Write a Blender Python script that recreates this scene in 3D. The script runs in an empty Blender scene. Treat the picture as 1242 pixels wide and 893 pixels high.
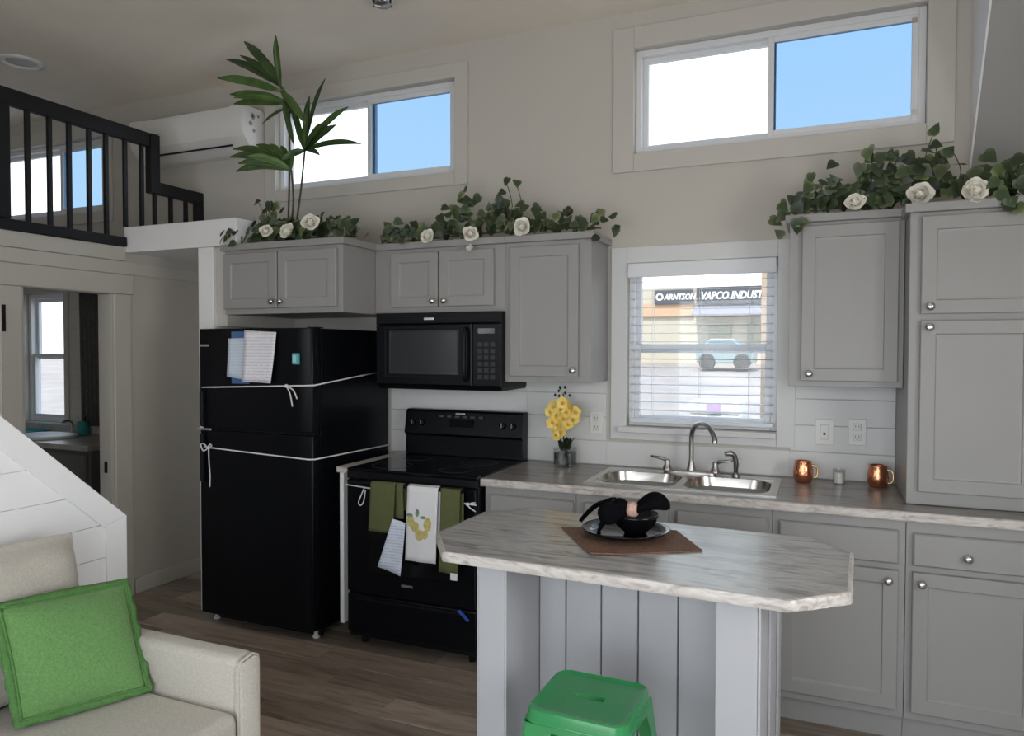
import bpy, bmesh, math, random
from mathutils import Vector, Matrix, Euler
random.seed(7)
R = math.radians
SC = bpy.context.scene
COL = SC.collection

# ------------------------------------------------------------------ camera
cam_d = bpy.data.cameras.new('camera'); cam = bpy.data.objects.new('camera', cam_d); COL.objects.link(cam)
cam_d.sensor_fit = 'HORIZONTAL'; cam_d.sensor_width = 36.0
cam_d.lens = 887.71 / 1242 * 36.0
cam_d.clip_start = 0.05; cam_d.clip_end = 300
_fw = Vector((-0.39219713, 0.919529, -0.02545241)); _r = Vector((0.91980438, 0.39237179, 0.00206679)); _u = Vector((-0.01188728, 0.02260065, 0.9996739))
cam.matrix_world = Matrix(((_r.x, _u.x, -_fw.x, 0.2232), (_r.y, _u.y, -_fw.y, -3.7971), (_r.z, _u.z, -_fw.z, 1.5324), (0, 0, 0, 1)))
SC.camera = cam
SC.view_settings.view_transform = 'Standard'; SC.view_settings.look = 'None'
SC.view_settings.gamma = 1.0; SC.view_settings.use_curve_mapping = False
SC.view_settings.exposure = 0.0
SC.cycles.max_bounces = 10; SC.cycles.diffuse_bounces = 6; SC.cycles.transparent_max_bounces = 16
SC.cycles.sample_clamp_indirect = 6.0

# ------------------------------------------------------------------ sky, sun, fill lamps added outside unseen glazing
W = bpy.data.worlds.new('sky'); SC.world = W; W.use_nodes = True
nt = W.node_tree; bg = nt.nodes['Background']
tc = nt.nodes.new('ShaderNodeTexCoord'); sx = nt.nodes.new('ShaderNodeSeparateXYZ'); rp = nt.nodes.new('ShaderNodeValToRGB')
nt.links.new(tc.outputs['Generated'], sx.inputs[0]); nt.links.new(sx.outputs['Z'], rp.inputs[0]); nt.links.new(rp.outputs[0], bg.inputs[0])
e = rp.color_ramp.elements
e[0].position = 0.0; e[0].color = (0.97, 0.99, 1.0, 1)
e[1].position = 1.0; e[1].color = (0.34, 0.56, 0.95, 1)
k = e.new(0.18); k.color = (0.88, 0.96, 1.0, 1)
k = e.new(0.45); k.color = (0.70, 0.86, 1.0, 1)
bg.inputs['Strength'].default_value = 2.3

def light(name, kind, loc, energy, color, aim=None, size=None):
    d = bpy.data.lights.new(name, kind); d.energy = energy; d.color = color
    o = bpy.data.objects.new(name, d); COL.objects.link(o); o.location = loc
    if aim: o.rotation_euler = (Vector(aim) - Vector(loc)).to_track_quat('-Z', 'Y').to_euler()
    if size: d.shape = 'RECTANGLE'; d.size, d.size_y = size
    return o
sun = light('sun', 'SUN', (0, -8, 10), 4.2, (1.0, 0.93, 0.82), (1.0, -1.2, 0.0)); sun.data.angle = R(0.6)
light('patio_door_fill', 'AREA', (-0.1, -4.80, 1.15), 50, (0.93, 0.96, 1.0), (-0.1, 0, 1.15), (2.5, 2.0))  # fill lamp added outside the assumed patio door to brighten the room
light('front_window_fill', 'AREA', (-3.0, -4.80, 1.75), 16, (0.95, 0.97, 1.0), (-3.0, 0, 1.7), (1.4, 1.1))  # second fill lamp, added outside the unseen front window

light('side_window_fill', 'AREA', (2.02, -2.75, 1.55), 46, (1.0, 0.97, 0.93), (-2.0, -2.75, 1.45), (1.5, 1.2))  # warm fill added on the right to light the faces turned that way

# ------------------------------------------------------------------ materials
MATS = {}
def nodes_of(m):
    m.use_nodes = True
    t = m.node_tree
    return t, t.nodes['Principled BSDF']
def mat(name, col, rough=0.5, metal=0.0, var=0.0, vscale=8.0, bump=0.0, bscale=60.0, objvar=0.0, coat=0.0, spec=None, stretch=None, sheen=0.0):
    if name in MATS: return MATS[name]
    m = bpy.data.materials.new(name); t, b = nodes_of(m)
    b.inputs['Base Color'].default_value = (*col, 1); b.inputs['Roughness'].default_value = rough; b.inputs['Metallic'].default_value = metal
    if coat: b.inputs['Coat Weight'].default_value = coat; b.inputs['Coat Roughness'].default_value = 0.08
    if spec is not None: b.inputs['Specular IOR Level'].default_value = spec
    if sheen: b.inputs['Sheen Weight'].default_value = sheen
    c = t.nodes.new('ShaderNodeTexCoord'); src = c.outputs['Object']
    if stretch:
        mp = t.nodes.new('ShaderNodeMapping'); mp.inputs['Scale'].default_value = stretch; t.links.new(src, mp.inputs[0]); src = mp.outputs[0]
    out = None
    if var:
        n = t.nodes.new('ShaderNodeTexNoise'); n.inputs['Scale'].default_value = vscale; n.inputs['Detail'].default_value = 5; t.links.new(src, n.inputs[0])
        mr = t.nodes.new('ShaderNodeMapRange'); mr.inputs[1].default_value = 0.3; mr.inputs[2].default_value = 0.7; mr.inputs[3].default_value = 1 - var; mr.inputs[4].default_value = 1 + var
        t.links.new(n.outputs['Fac'], mr.inputs[0]); out = mr.outputs[0]
    if objvar:
        oi = t.nodes.new('ShaderNodeObjectInfo'); m2 = t.nodes.new('ShaderNodeMapRange'); m2.inputs[3].default_value = 1 - objvar; m2.inputs[4].default_value = 1 + objvar
        t.links.new(oi.outputs['Random'], m2.inputs[0])
        if out:
            mm = t.nodes.new('ShaderNodeMath'); mm.operation = 'MULTIPLY'; t.links.new(out, mm.inputs[0]); t.links.new(m2.outputs[0], mm.inputs[1]); out = mm.outputs[0]
        else: out = m2.outputs[0]
    if out:
        vm = t.nodes.new('ShaderNodeVectorMath'); vm.operation = 'SCALE'; vm.inputs[0].default_value = col
        t.links.new(out, vm.inputs['Scale']); t.links.new(vm.outputs[0], b.inputs['Base Color'])
    if bump:
        n2 = t.nodes.new('ShaderNodeTexNoise'); n2.inputs['Scale'].default_value = bscale; n2.inputs['Detail'].default_value = 3; t.links.new(src, n2.inputs[0])
        bp = t.nodes.new('ShaderNodeBump'); bp.inputs['Strength'].default_value = bump; bp.inputs['Distance'].default_value = 0.004
        t.links.new(n2.outputs['Fac'], bp.inputs['Height']); t.links.new(bp.outputs[0], b.inputs['Normal'])
    MATS[name] = m; return m
def ramp_mat(name, stops, rough, scale, stretch, detail=6, objoff=True, distort=0.0, bump=0.0, rough2=None, coat=0.0):
    m = bpy.data.materials.new(name); t, b = nodes_of(m); b.inputs['Roughness'].default_value = rough
    if coat: b.inputs['Coat Weight'].default_value = coat; b.inputs['Coat Roughness'].default_value = 0.12
    c = t.nodes.new('ShaderNodeTexCoord'); mp = t.nodes.new('ShaderNodeMapping'); mp.inputs['Scale'].default_value = stretch
    t.links.new(c.outputs['Object'], mp.inputs[0])
    if objoff:
        oi = t.nodes.new('ShaderNodeObjectInfo'); vm = t.nodes.new('ShaderNodeVectorMath'); vm.operation = 'SCALE'; vm.inputs[0].default_value = (37, 21, 13)
        t.links.new(oi.outputs['Random'], vm.inputs['Scale']); t.links.new(vm.outputs[0], mp.inputs['Location'])
    n = t.nodes.new('ShaderNodeTexNoise'); n.inputs['Scale'].default_value = scale; n.inputs['Detail'].default_value = detail; n.inputs['Roughness'].default_value = 0.62; n.inputs['Distortion'].default_value = distort
    t.links.new(mp.outputs[0], n.inputs[0])
    r = t.nodes.new('ShaderNodeValToRGB'); el = r.color_ramp.elements
    el[0].position, el[0].color = stops[0][0], (*stops[0][1], 1); el[1].position, el[1].color = stops[-1][0], (*stops[-1][1], 1)
    for p, cc in stops[1:-1]:
        q = el.new(p); q.color = (*cc, 1)
    t.links.new(n.outputs['Fac'], r.inputs[0]); col = r.outputs[0]
    if objoff:
        mr = t.nodes.new('ShaderNodeMapRange'); mr.inputs[3].default_value = 0.62; mr.inputs[4].default_value = 1.32; t.links.new(oi.outputs['Random'], mr.inputs[0])
        v2 = t.nodes.new('ShaderNodeVectorMath'); v2.operation = 'SCALE'; t.links.new(col, v2.inputs[0]); t.links.new(mr.outputs[0], v2.inputs['Scale']); col = v2.outputs[0]
    t.links.new(col, b.inputs['Base Color'])
    if bump:
        bp = t.nodes.new('ShaderNodeBump'); bp.inputs['Strength'].default_value = bump; bp.inputs['Distance'].default_value = 0.003
        t.links.new(n.outputs['Fac'], bp.inputs['Height']); t.links.new(bp.outputs[0], b.inputs['Normal'])
    MATS[name] = m; return m
def glass(name, tint, gloss=0.05, rough=0.02):
    m = bpy.data.materials.new(name); m.use_nodes = True; t = m.node_tree
    for n in list(t.nodes):
        if n.type != 'OUTPUT_MATERIAL': t.nodes.remove(n)
    o = [n for n in t.nodes if n.type == 'OUTPUT_MATERIAL'][0]
    a = t.nodes.new('ShaderNodeBsdfTransparent'); a.inputs[0].default_value = (*tint, 1)
    g = t.nodes.new('ShaderNodeBsdfGlossy'); g.inputs['Roughness'].default_value = rough
    mx = t.nodes.new('ShaderNodeMixShader'); mx.inputs[0].default_value = gloss
    t.links.new(a.outputs[0], mx.inputs[1]); t.links.new(g.outputs[0], mx.inputs[2]); t.links.new(mx.outputs[0], o.inputs[0])
    MATS[name] = m; return m
def print_mat(name, paper, ink, axis, freq, duty, length_noise=True):
    m = bpy.data.materials.new(name); t, b = nodes_of(m); b.inputs['Roughness'].default_value = 0.6
    c = t.nodes.new('ShaderNodeTexCoord'); s = t.nodes.new('ShaderNodeSeparateXYZ'); t.links.new(c.outputs['Object'], s.inputs[0])
    def math_(op, a, bb):
        n = t.nodes.new('ShaderNodeMath'); n.operation = op
        for i, x in enumerate((a, bb)):
            if x is None: continue
            if isinstance(x, (int, float)): n.inputs[i].default_value = x
            else: t.links.new(x, n.inputs[i])
        return n.outputs[0]
    f = math_('FRACT', math_('MULTIPLY', s.outputs[axis], freq), None)
    line = math_('LESS_THAN', f, duty)
    n = t.nodes.new('ShaderNodeTexNoise'); n.inputs['Scale'].default_value = 1.0
    mp = t.nodes.new('ShaderNodeMapping'); mp.inputs['Scale'].default_value = (55, 0, freq * 0.9) if axis == 'Z' else (55, 55, freq)
    t.links.new(c.outputs['Object'], mp.inputs[0]); t.links.new(mp.outputs[0], n.inputs[0])
    word = math_('GREATER_THAN', n.outputs['Fac'], 0.42)
    fac = math_('MULTIPLY', line, word)
    mx = t.nodes.new('ShaderNodeMix'); mx.data_type = 'RGBA'; mx.inputs[6].default_value = (*paper, 1); mx.inputs[7].default_value = (*ink, 1)
    t.links.new(fac, mx.inputs[0]); t.links.new(mx.outputs[2], b.inputs['Base Color'])
    MATS[name] = m; return m
def leaf_mat(name, core, edge, r0, r1, rough=0.45):
    m = bpy.data.materials.new(name); t, b = nodes_of(m); b.inputs['Roughness'].default_value = rough
    c = t.nodes.new('ShaderNodeTexCoord'); ln = t.nodes.new('ShaderNodeVectorMath'); ln.operation = 'LENGTH'
    n = t.nodes.new('ShaderNodeTexNoise'); n.inputs['Scale'].default_value = 3.0; t.links.new(c.outputs['Object'], n.inputs[0])
    sub = t.nodes.new('ShaderNodeVectorMath'); sub.operation = 'SUBTRACT'; sub.inputs[1].default_value = (0, 0.45, 0)
    t.links.new(c.outputs['Object'], sub.inputs[0]); t.links.new(sub.outputs[0], ln.inputs[0])
    ad = t.nodes.new('ShaderNodeMath'); ad.operation = 'MULTIPLY_ADD'; ad.inputs[1].default_value = 0.35; t.links.new(n.outputs['Fac'], ad.inputs[0]); t.links.new(ln.outputs['Value'], ad.inputs[2])
    mr = t.nodes.new('ShaderNodeMapRange'); mr.inputs[1].default_value = r0; mr.inputs[2].default_value = r1; t.links.new(ad.outputs[0], mr.inputs[0])
    mx = t.nodes.new('ShaderNodeMix'); mx.data_type = 'RGBA'; mx.inputs[6].default_value = (*core, 1); mx.inputs[7].default_value = (*edge, 1); t.links.new(mr.outputs[0], mx.inputs[0])
    oi = t.nodes.new('ShaderNodeObjectInfo'); m2 = t.nodes.new('ShaderNodeMapRange'); m2.inputs[3].default_value = 0.55; m2.inputs[4].default_value = 1.5; t.links.new(oi.outputs['Random'], m2.inputs[0])
    vm = t.nodes.new('ShaderNodeVectorMath'); vm.operation = 'SCALE'; t.links.new(mx.outputs[2], vm.inputs[0]); t.links.new(m2.outputs[0], vm.inputs['Scale']); t.links.new(vm.outputs[0], b.inputs['Base Color'])
    MATS[name] = m; return m

M_WALL = mat('wall_paint', (0.525, 0.502, 0.462), 0.7, var=0.015, vscale=2, bump=0.05, bscale=180)
M_TRIM = mat('trim_paint', (0.545, 0.525, 0.488), 0.5)
M_WHITE = mat('white_paint', (0.78, 0.78, 0.79), 0.5, var=0.01)
M_SHIP = mat('shiplap_paint', (0.66, 0.665, 0.67), 0.5, objvar=0.012)
M_STAIR = mat('stair_white_paint', (0.87, 0.87, 0.89), 0.5, objvar=0.01)
M_CEIL = mat('ceiling_paint', (0.80, 0.735, 0.65), 0.85, var=0.03, vscale=3, bump=0.15, bscale=60)
M_CAB = mat('cabinet_paint', (0.292, 0.286, 0.282), 0.42, var=0.012, vscale=5)
M_VINYL = mat('window_vinyl', (0.72, 0.73, 0.75), 0.4)
M_BLACK = mat('black_enamel', (0.003, 0.0035, 0.0055), 0.30, spec=0.18)
M_BLACK2 = mat('black_satin', (0.004, 0.0045, 0.0065), 0.42, spec=0.22)
M_BLKGLASS = mat('black_glass', (0.003, 0.0035, 0.005), 0.07, spec=0.4)
M_DARKGLASS = mat('oven_window_glass', (0.028, 0.031, 0.034), 0.2, spec=0.4)
M_RAIL = mat('black_rail_paint', (0.006, 0.006, 0.009), 0.40, spec=0.35)
M_CHROME = mat('brushed_nickel', (0.62, 0.61, 0.60), 0.24, metal=1.0)
M_SPOT = mat('faucet_nickel', (0.36, 0.34, 0.33), 0.28, metal=1.0)
M_STEEL = mat('stainless_steel', (0.56, 0.54, 0.51), 0.22, metal=1.0, var=0.05, vscale=30)
M_SILVER = mat('silver_badge', (0.7, 0.7, 0.72), 0.3, metal=1.0)
M_COPPER = mat('copper', (0.72, 0.30, 0.17), 0.22, metal=1.0, bump=0.25, bscale=90)
M_BRASS = mat('brass', (0.80, 0.58, 0.30), 0.25, metal=1.0)
M_STOOL = mat('green_enamel', (0.028, 0.235, 0.075), 0.24, coat=0.35)
M_PLASTIC = mat('white_plastic', (0.72, 0.72, 0.71), 0.4)
M_ACPL = mat('ac_plastic', (0.72, 0.715, 0.70), 0.45)
M_STRING = mat('white_string', (0.75, 0.75, 0.75), 0.7)
M_SOFA = mat('beige_fabric', (0.50, 0.465, 0.415), 0.9, var=0.10, vscale=140, bump=0.5, bscale=420, sheen=0.15)
M_PILLOW = mat('green_fabric', (0.128, 0.275, 0.085), 0.9, var=0.18, vscale=160, bump=0.6, bscale=380, sheen=0.15)
M_PILEDGE = mat('green_flange_fabric', (0.085, 0.205, 0.058), 0.9, var=0.15, vscale=120, bump=0.5, bscale=300)
M_TOWELG = mat('olive_cotton', (0.105, 0.115, 0.045), 0.95, var=0.12, vscale=200, bump=0.5, bscale=500)
M_TOWELW = mat('white_cotton', (0.74, 0.74, 0.76), 0.95, bump=0.3, bscale=400)
M_LEMON = mat('lemon_print', (0.52, 0.44, 0.16), 0.9, var=0.2, vscale=60)
M_LEAFPR = mat('leaf_print', (0.16, 0.26, 0.19), 0.9, var=0.2, vscale=60)
M_BLUETAPE = mat('blue_tape', (0.02, 0.07, 0.35), 0.5)
M_TEAL = mat('teal_plastic', (0.02, 0.28, 0.27), 0.35)
M_TEALM = mat('teal_magnet', (0.10, 0.42, 0.45), 0.35)
M_MAT = mat('brown_placemat_weave', (0.16, 0.085, 0.055), 0.85, var=0.35, vscale=110, bump=0.6, bscale=260)
M_CERAM = mat('black_ceramic', (0.004, 0.004, 0.005), 0.06, spec=0.22)
M_NAPKIN = mat('black_napkin', (0.004, 0.004, 0.0055), 0.95, spec=0.05, bump=0.3, bscale=300)
M_RING = mat('blush_napkin_ring', (0.52, 0.32, 0.27), 0.5, var=0.3, vscale=60)
M_STEM = mat('dark_stem', (0.05, 0.045, 0.025), 0.6)
M_VINE = mat('vine_stem', (0.06, 0.055, 0.03), 0.7)
M_ROSE = mat('ivory_petals', (0.90, 0.88, 0.81), 0.6)
M_YELL = mat('yellow_petals', (0.86, 0.68, 0.19), 0.55, objvar=0.12, var=0.12, vscale=40)
M_ORCC = mat('orange_petal_core', (0.75, 0.36, 0.05), 0.5)
M_DKLEAF = mat('dark_leaf', (0.012, 0.022, 0.010), 0.45)
M_PEBB = mat('black_pebbles', (0.010, 0.010, 0.012), 0.35, var=0.6, vscale=70, bump=0.8, bscale=90)
M_CURT = mat('charcoal_curtain', (0.085, 0.082, 0.080), 0.9, var=0.2, vscale=30)
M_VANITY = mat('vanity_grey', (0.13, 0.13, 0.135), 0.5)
M_VTOP = mat('vanity_top', (0.42, 0.40, 0.38), 0.35, var=0.15, vscale=12)
M_IVY = leaf_mat('ivy_leaf', (0.034, 0.056, 0.022), (0.125, 0.150, 0.080), 0.50, 0.85)
M_IVYL = leaf_mat('pale_ivy_leaf', (0.075, 0.11, 0.04), (0.22, 0.24, 0.13), 0.4, 0.8)
M_PALM = mat('palm_leaf', (0.055, 0.105, 0.026), 0.38, var=0.35, vscale=14, objvar=0.4)
M_COUNTER = ramp_mat('weathered_laminate', [(0.26, (0.085, 0.075, 0.070)), (0.42, (0.19, 0.175, 0.165)), (0.54, (0.33, 0.31, 0.30)), (0.66, (0.23, 0.215, 0.205)), (0.82, (0.46, 0.44, 0.43))], 0.30, 3.2, (1.0, 7.5, 7.5), detail=9, objoff=False, distort=1.1)
M_ISTOP = ramp_mat('weathered_laminate_lit', [(0.25, (0.13, 0.125, 0.125)), (0.40, (0.27, 0.26, 0.255)), (0.52, (0.46, 0.45, 0.445)), (0.62, (0.34, 0.33, 0.325)), (0.78, (0.60, 0.59, 0.585))], 0.24, 2.0, (1.0, 6.0, 6.0), detail=10, objoff=False, distort=1.6)  # lighter copy of the worktop laminate: viewing-angle and reflection difference put into colour
M_EDGE = ramp_mat('weathered_laminate_edge', [(0.28, (0.26, 0.22, 0.20)), (0.5, (0.52, 0.48, 0.455)), (0.75, (0.66, 0.63, 0.60))], 0.32, 9, (1.0, 3.0, 3.5), detail=8, objoff=False, distort=2.0)
M_PLANK = ramp_mat('floor_plank', [(0.26, (0.130, 0.092, 0.068)), (0.43, (0.270, 0.210, 0.165)), (0.58, (0.365, 0.300, 0.248)), (0.78, (0.200, 0.160, 0.132))], 0.42, 2.6, (0.9, 9, 9), detail=8, distort=0.8, bump=0.15)
M_SUBFLOOR = mat('subfloor', (0.04, 0.03, 0.025), 0.9)
M_CLEAR = glass('clear_glass', (0.97, 0.98, 0.98), 0.03)
M_TINT = glass('blue_tinted_glass', (0.455, 0.560, 0.665), 0.0)
M_VOT = glass('votive_glass', (0.93, 0.94, 0.945), 0.07)
M_PAPER = print_mat('printed_paper', (0.78, 0.77, 0.83), (0.60, 0.59, 0.65), 'Z', 62, 0.34)
M_PAPERB = print_mat('blue_printed_paper', (0.58, 0.66, 0.76), (0.50, 0.57, 0.67), 'Z', 62, 0.34)
M_BLUEP = mat('blue_card', (0.06, 0.13, 0.30), 0.6)
M_LEAFLET = print_mat('leaflet_print', (0.66, 0.72, 0.84), (0.48, 0.54, 0.66), 'Z', 70, 0.3)

# ------------------------------------------------------------------ mesh helpers
class MB:
    def __init__(s): s.v = []; s.f = []
    def add(s, vs, fs):
        n = len(s.v); s.v += [Vector(p) for p in vs]; s.f += [tuple(i + n for i in q) for q in fs]; return s
    def box(s, x0, x1, y0, y1, z0, z1):
        vs = [(x, y, z) for z in (z0, z1) for y in (y0, y1) for x in (x0, x1)]
        return s.add(vs, [(0, 2, 3, 1), (4, 5, 7, 6), (0, 1, 5, 4), (2, 6, 7, 3), (0, 4, 6, 2), (1, 3, 7, 5)])
    def loops(s, rings, cap0=True, cap1=True):
        n = len(rings[0]); vs = [p for r in rings for p in r]; fs = []
        for i in range(len(rings) - 1):
            for j in range(n):
                a = i * n + j; b = i * n + (j + 1) % n
                fs.append((a, b, b + n, a + n))
        if cap0: fs.append(tuple(reversed(range(n))))
        if cap1: fs.append(tuple(range((len(rings) - 1) * n, len(rings) * n)))
        return s.add(vs, fs)
    def prism(s, poly, axis, a, b):
        def P(p, t):
            if axis == 'x': return (t, p[0], p[1])
            if axis == 'y': return (p[0], t, p[1])
            return (p[0], p[1], t)
        return s.loops([[P(p, a) for p in poly], [P(p, b) for p in poly]])
    def panel(s, x0, x1, z0, z1, y, prof):
        # profile of (inset, dy) rings facing -y; last ring is filled
        rings = [[(x0 + i, y + d, z0 + i), (x1 - i, y + d, z0 + i), (x1 - i, y + d, z1 - i), (x0 + i, y + d, z1 - i)] for i, d in prof]
        return s.loops(rings)
    def lathe(s, prof, c, n=20, axis='z', cap0=True, cap1=True, sq=1.0):
        rings = []
        for r, h in prof:
            ring = []
            for k in range(n):
                a = 2 * math.pi * k / n
                p = (r * math.cos(a), r * math.sin(a) * sq, h)
                if axis == 'y': p = (p[0], -p[2], p[1])
                if axis == 'x': p = (p[2], p[0], p[1])
                ring.append((c[0] + p[0], c[1] + p[1], c[2] + p[2]))
            rings.append(ring)
        return s.loops(rings, cap0, cap1)
    def tube(s, pts, r, n=8, cap=True):
        pts = [Vector(p) for p in pts]; rings = []; prev = None
        for i, p in enumerate(pts):
            t = (pts[min(i + 1, len(pts) - 1)] - pts[max(i - 1, 0)]).normalized()
            if prev is None:
                up = Vector((0, 0, 1)) if abs(t.z) < 0.9 else Vector((0, 1, 0)); a = t.cross(up).normalized()
            else:
                a = (prev - t * prev.dot(t)).normalized()
            prev = a; b = t.cross(a); rr = r[i] if isinstance(r, (list, tuple)) else r
            rings.append([p + (a * math.cos(2 * math.pi * k / n) + b * math.sin(2 * math.pi * k / n)) * rr for k in range(n)])
        return s.loops(rings, cap, cap)
    def grid(s, fn, nu, nv, closed=False):
        vs = [fn(i / nu, j / nv) for j in range(nv + 1) for i in range(nu + 1)]
        fs = [(j * (nu + 1) + i, j * (nu + 1) + i + 1, (j + 1) * (nu + 1) + i + 1, (j + 1) * (nu + 1) + i) for j in range(nv) for i in range(nu)]
        return s.add(vs, fs)
    def ring_frame(s, x0, x1, z0, z1, w, y0, y1):
        s.box(x0, x0 + w, y0, y1, z0, z1); s.box(x1 - w, x1, y0, y1, z0, z1)
        s.box(x0 + w, x1 - w, y0, y1, z0, z0 + w); s.box(x0 + w, x1 - w, y0, y1, z1 - w, z1); return s

OFF = {}
def thing(name, loc=(0, 0, 0), label=None, cat=None, group=None, kind=None, parent=None):
    o = bpy.data.objects.new(name, None); COL.objects.link(o); o.empty_display_size = 0.05
    L = Vector(loc); OFF[o.name] = L
    o.location = L if parent is None else L - OFF[parent.name]
    if parent: o.parent = parent
    return tag(o, label, cat, group, kind)
def tag(o, label=None, cat=None, group=None, kind=None):
    if label: o['label'] = label
    if cat: o['category'] = cat
    if group: o['group'] = group
    if kind: o['kind'] = kind
    return o
def finish_mesh(me, smooth):
    bm = bmesh.new(); bm.from_mesh(me); bmesh.ops.recalc_face_normals(bm, faces=bm.faces[:]); bm.to_mesh(me); bm.free()
    if smooth:
        for p in me.polygons: p.use_smooth = True
def mesh(name, mb, m, off=Vector((0, 0, 0)), smooth=False):
    me = bpy.data.meshes.new(name); me.from_pydata([tuple(p - off) for p in mb.v], [], mb.f)
    finish_mesh(me, smooth); me.materials.append(m); return me
def obj(name, mb, m, parent=None, origin=None, smooth=False, bevel=0.0, solid=0.0, sub=0, angle=None, label=None, cat=None, group=None, kind=None):
    L = OFF[parent.name] if parent is not None else Vector(origin if origin else (0, 0, 0))
    me = mesh(name, mb, m, L, smooth)
    o = bpy.data.objects.new(name, me); COL.objects.link(o)
    if parent is not None: o.parent = parent
    else: o.location = L
    OFF[o.name] = L
    if solid:
        md = o.modifiers.new('solid', 'SOLIDIFY'); md.thickness = solid; md.offset = 0
    if bevel:
        md = o.modifiers.new('bevel', 'BEVEL'); md.width = bevel; md.segments = 2; md.limit_method = 'ANGLE'; md.angle_limit = R(40); md.harden_normals = False
    if sub:
        md = o.modifiers.new('sub', 'SUBSURF'); md.levels = sub; md.render_levels = sub
    if smooth and angle:
        try: me.set_sharp_from_angle(angle=R(angle))
        except Exception: pass
    return tag(o, label, cat, group, kind)
def inst(name, me, parent, loc, rot=(0, 0, 0), scale=(1, 1, 1)):
    o = bpy.data.objects.new(name, me); COL.objects.link(o)
    L = OFF[parent.name] if parent is not None else Vector((0, 0, 0))
    o.location = Vector(loc) - L; o.rotation_euler = rot; o.scale = scale
    if parent is not None: o.parent = parent
    OFF[o.name] = Vector(loc); return o
def copy_tree(o, parent=None):
    c = o.copy(); COL.objects.link(c); c.parent = parent
    for ch in list(o.children): copy_tree(ch, c)
    return c
def bez(p0, p1, p2, n=10):
    p0, p1, p2 = Vector(p0), Vector(p1), Vector(p2)
    return [(1 - t) ** 2 * p0 + 2 * t * (1 - t) * p1 + t * t * p2 for t in [i / n for i in range(n + 1)]]
def smoothpath(pts, n=6):
    pts = [Vector(p) for p in pts]; out = []
    for i in range(len(pts) - 1):
        p0 = pts[max(i - 1, 0)]; p1 = pts[i]; p2 = pts[i + 1]; p3 = pts[min(i + 2, len(pts) - 1)]
        for k in range(n):
            t = k / n
            out.append(0.5 * ((2 * p1) + (p2 - p0) * t + (2 * p0 - 5 * p1 + 4 * p2 - p3) * t * t + (3 * p1 - p0 - 3 * p2 + p3) * t ** 3))
    out.append(pts[-1]); return out

# ================================================================== THE SETTING
XL, XR, YF, CZ = -6.3, 1.8, -4.6, 3.29
LX = -3.717
fl = obj('floor', MB().box(XL - .1, XR + .1, YF - .1, 0.12, -0.12, -0.006), M_SUBFLOOR, label='brown grey wood plank floor of the room', kind='structure')
pw, pl = 0.178, 1.22
pm = {}
rowi = 0; y = -0.0
while y > YF:
    y0 = max(y - pw, YF); x = XL - random.random() * pl
    while x < XR:
        xa, xb = max(x, XL), min(x + pl, XR)
        if xb - xa > 0.02:
            key = (round(xb - xa, 3), round(y - y0, 3))
            if key not in pm:
                w_, d_ = key
                pm[key] = mesh('plank', MB().panel(-w_ / 2 + .0006, w_ / 2 - .0006, -d_ / 2 + .0006, d_ / 2 - .0006, 0, [(0, .006), (0, .0012), (.0014, 0)]), M_PLANK)
                pm[key].transform(Matrix.Rotation(R(-90), 4, 'X'))
                pm[key].flip_normals() if False else None
            inst('plank', pm[key], fl, ((xa + xb) / 2, (y + y0) / 2, 0.0))
        x += pl
    y -= pw

def wall_cells(mb, X, Z, holes, y0, y1):
    xs = sorted(set([X[0], X[1]] + [h[0] for h in holes] + [h[1] for h in holes])); zs = sorted(set([Z[0], Z[1]] + [h[2] for h in holes] + [h[3] for h in holes]))
    for i in range(len(xs) - 1):
        for j in range(len(zs) - 1):
            cx, cz = (xs[i] + xs[i + 1]) / 2, (zs[j] + zs[j + 1]) / 2
            if any(h[0] < cx < h[1] and h[2] < cz < h[3] for h in holes): continue
            mb.box(xs[i], xs[i + 1], y0, y1, zs[j], zs[j + 1])
    return mb
H1 = (-3.06, -1.755, 2.555, 3.10); H2 = (-0.705, 0.635, 2.555, 3.10); H3 = (-0.735, 0.012, 1.13, 1.985); H4 = (-5.92, -4.66, 2.545, 3.09); H5 = (-5.57, -5.10, 0.96, 1.955)
wb = obj('wall_back', wall_cells(MB(), (XL - .1, XR + .1), (-0.1, CZ + .1), [H1, H2, H3, H4, H5], 0.0, 0.12), M_WALL, label='warm grey kitchen wall with high windows', kind='structure')
# shiplap boards of the splashback: parts of the back wall
def board(x0, x1, z0, z1, y=-0.008, m=None, parent=None):
    return obj('plank', MB().panel(x0, x1, z0 + .0012, z1 - .0012, y, [(0, -y), (0, .002), (.002, 0)]), m or M_SHIP, parent or wb)
z = 0.916
while z < 1.40:
    z1 = min(z + 0.127, 1.42)
    board(-2.19, -1.30, z, z1); board(-1.30, -0.845, z, z1)
    if z1 <= 1.06: board(-0.845, 0.075, z, z1)
    board(0.075, 0.53, z, z1)
    z += 0.127
zz = 0.93
while zz < 1.95:
    board(-5.02, -4.30, zz, zz + 0.15, m=M_TRIM); zz += 0.15
obj('ceiling', MB().box(XL - .1, XR + .1, YF - .1, 0.12, CZ, CZ + 0.12), M_CEIL, label='textured grey beige ceiling above the whole room', kind='structure')
obj('wall_far_left', MB().box(XL - .1, XL, YF, 0, 0, CZ), M_WALL, label='outer end wall beyond the bathroom and loft', kind='structure')
HR = (-3.5, -2.0, 0.95, 2.15)  # opening for the added side window
wr_ = wall_cells(MB(), (YF, 0.0), (0.0, CZ), [HR], XR, XR + .1); wr_.v = [Vector((p.y, p.x, p.z)) for p in wr_.v]
obj('wall_right', wr_, M_WALL, label='end wall beyond the pantry cabinet', kind='structure')
bk = thing('wall_right_upper', (1.3, -.2, 2.33), 'sloping bulkhead above the tall pantry cabinet, shade and light put into its colours', None, kind='structure')
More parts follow.
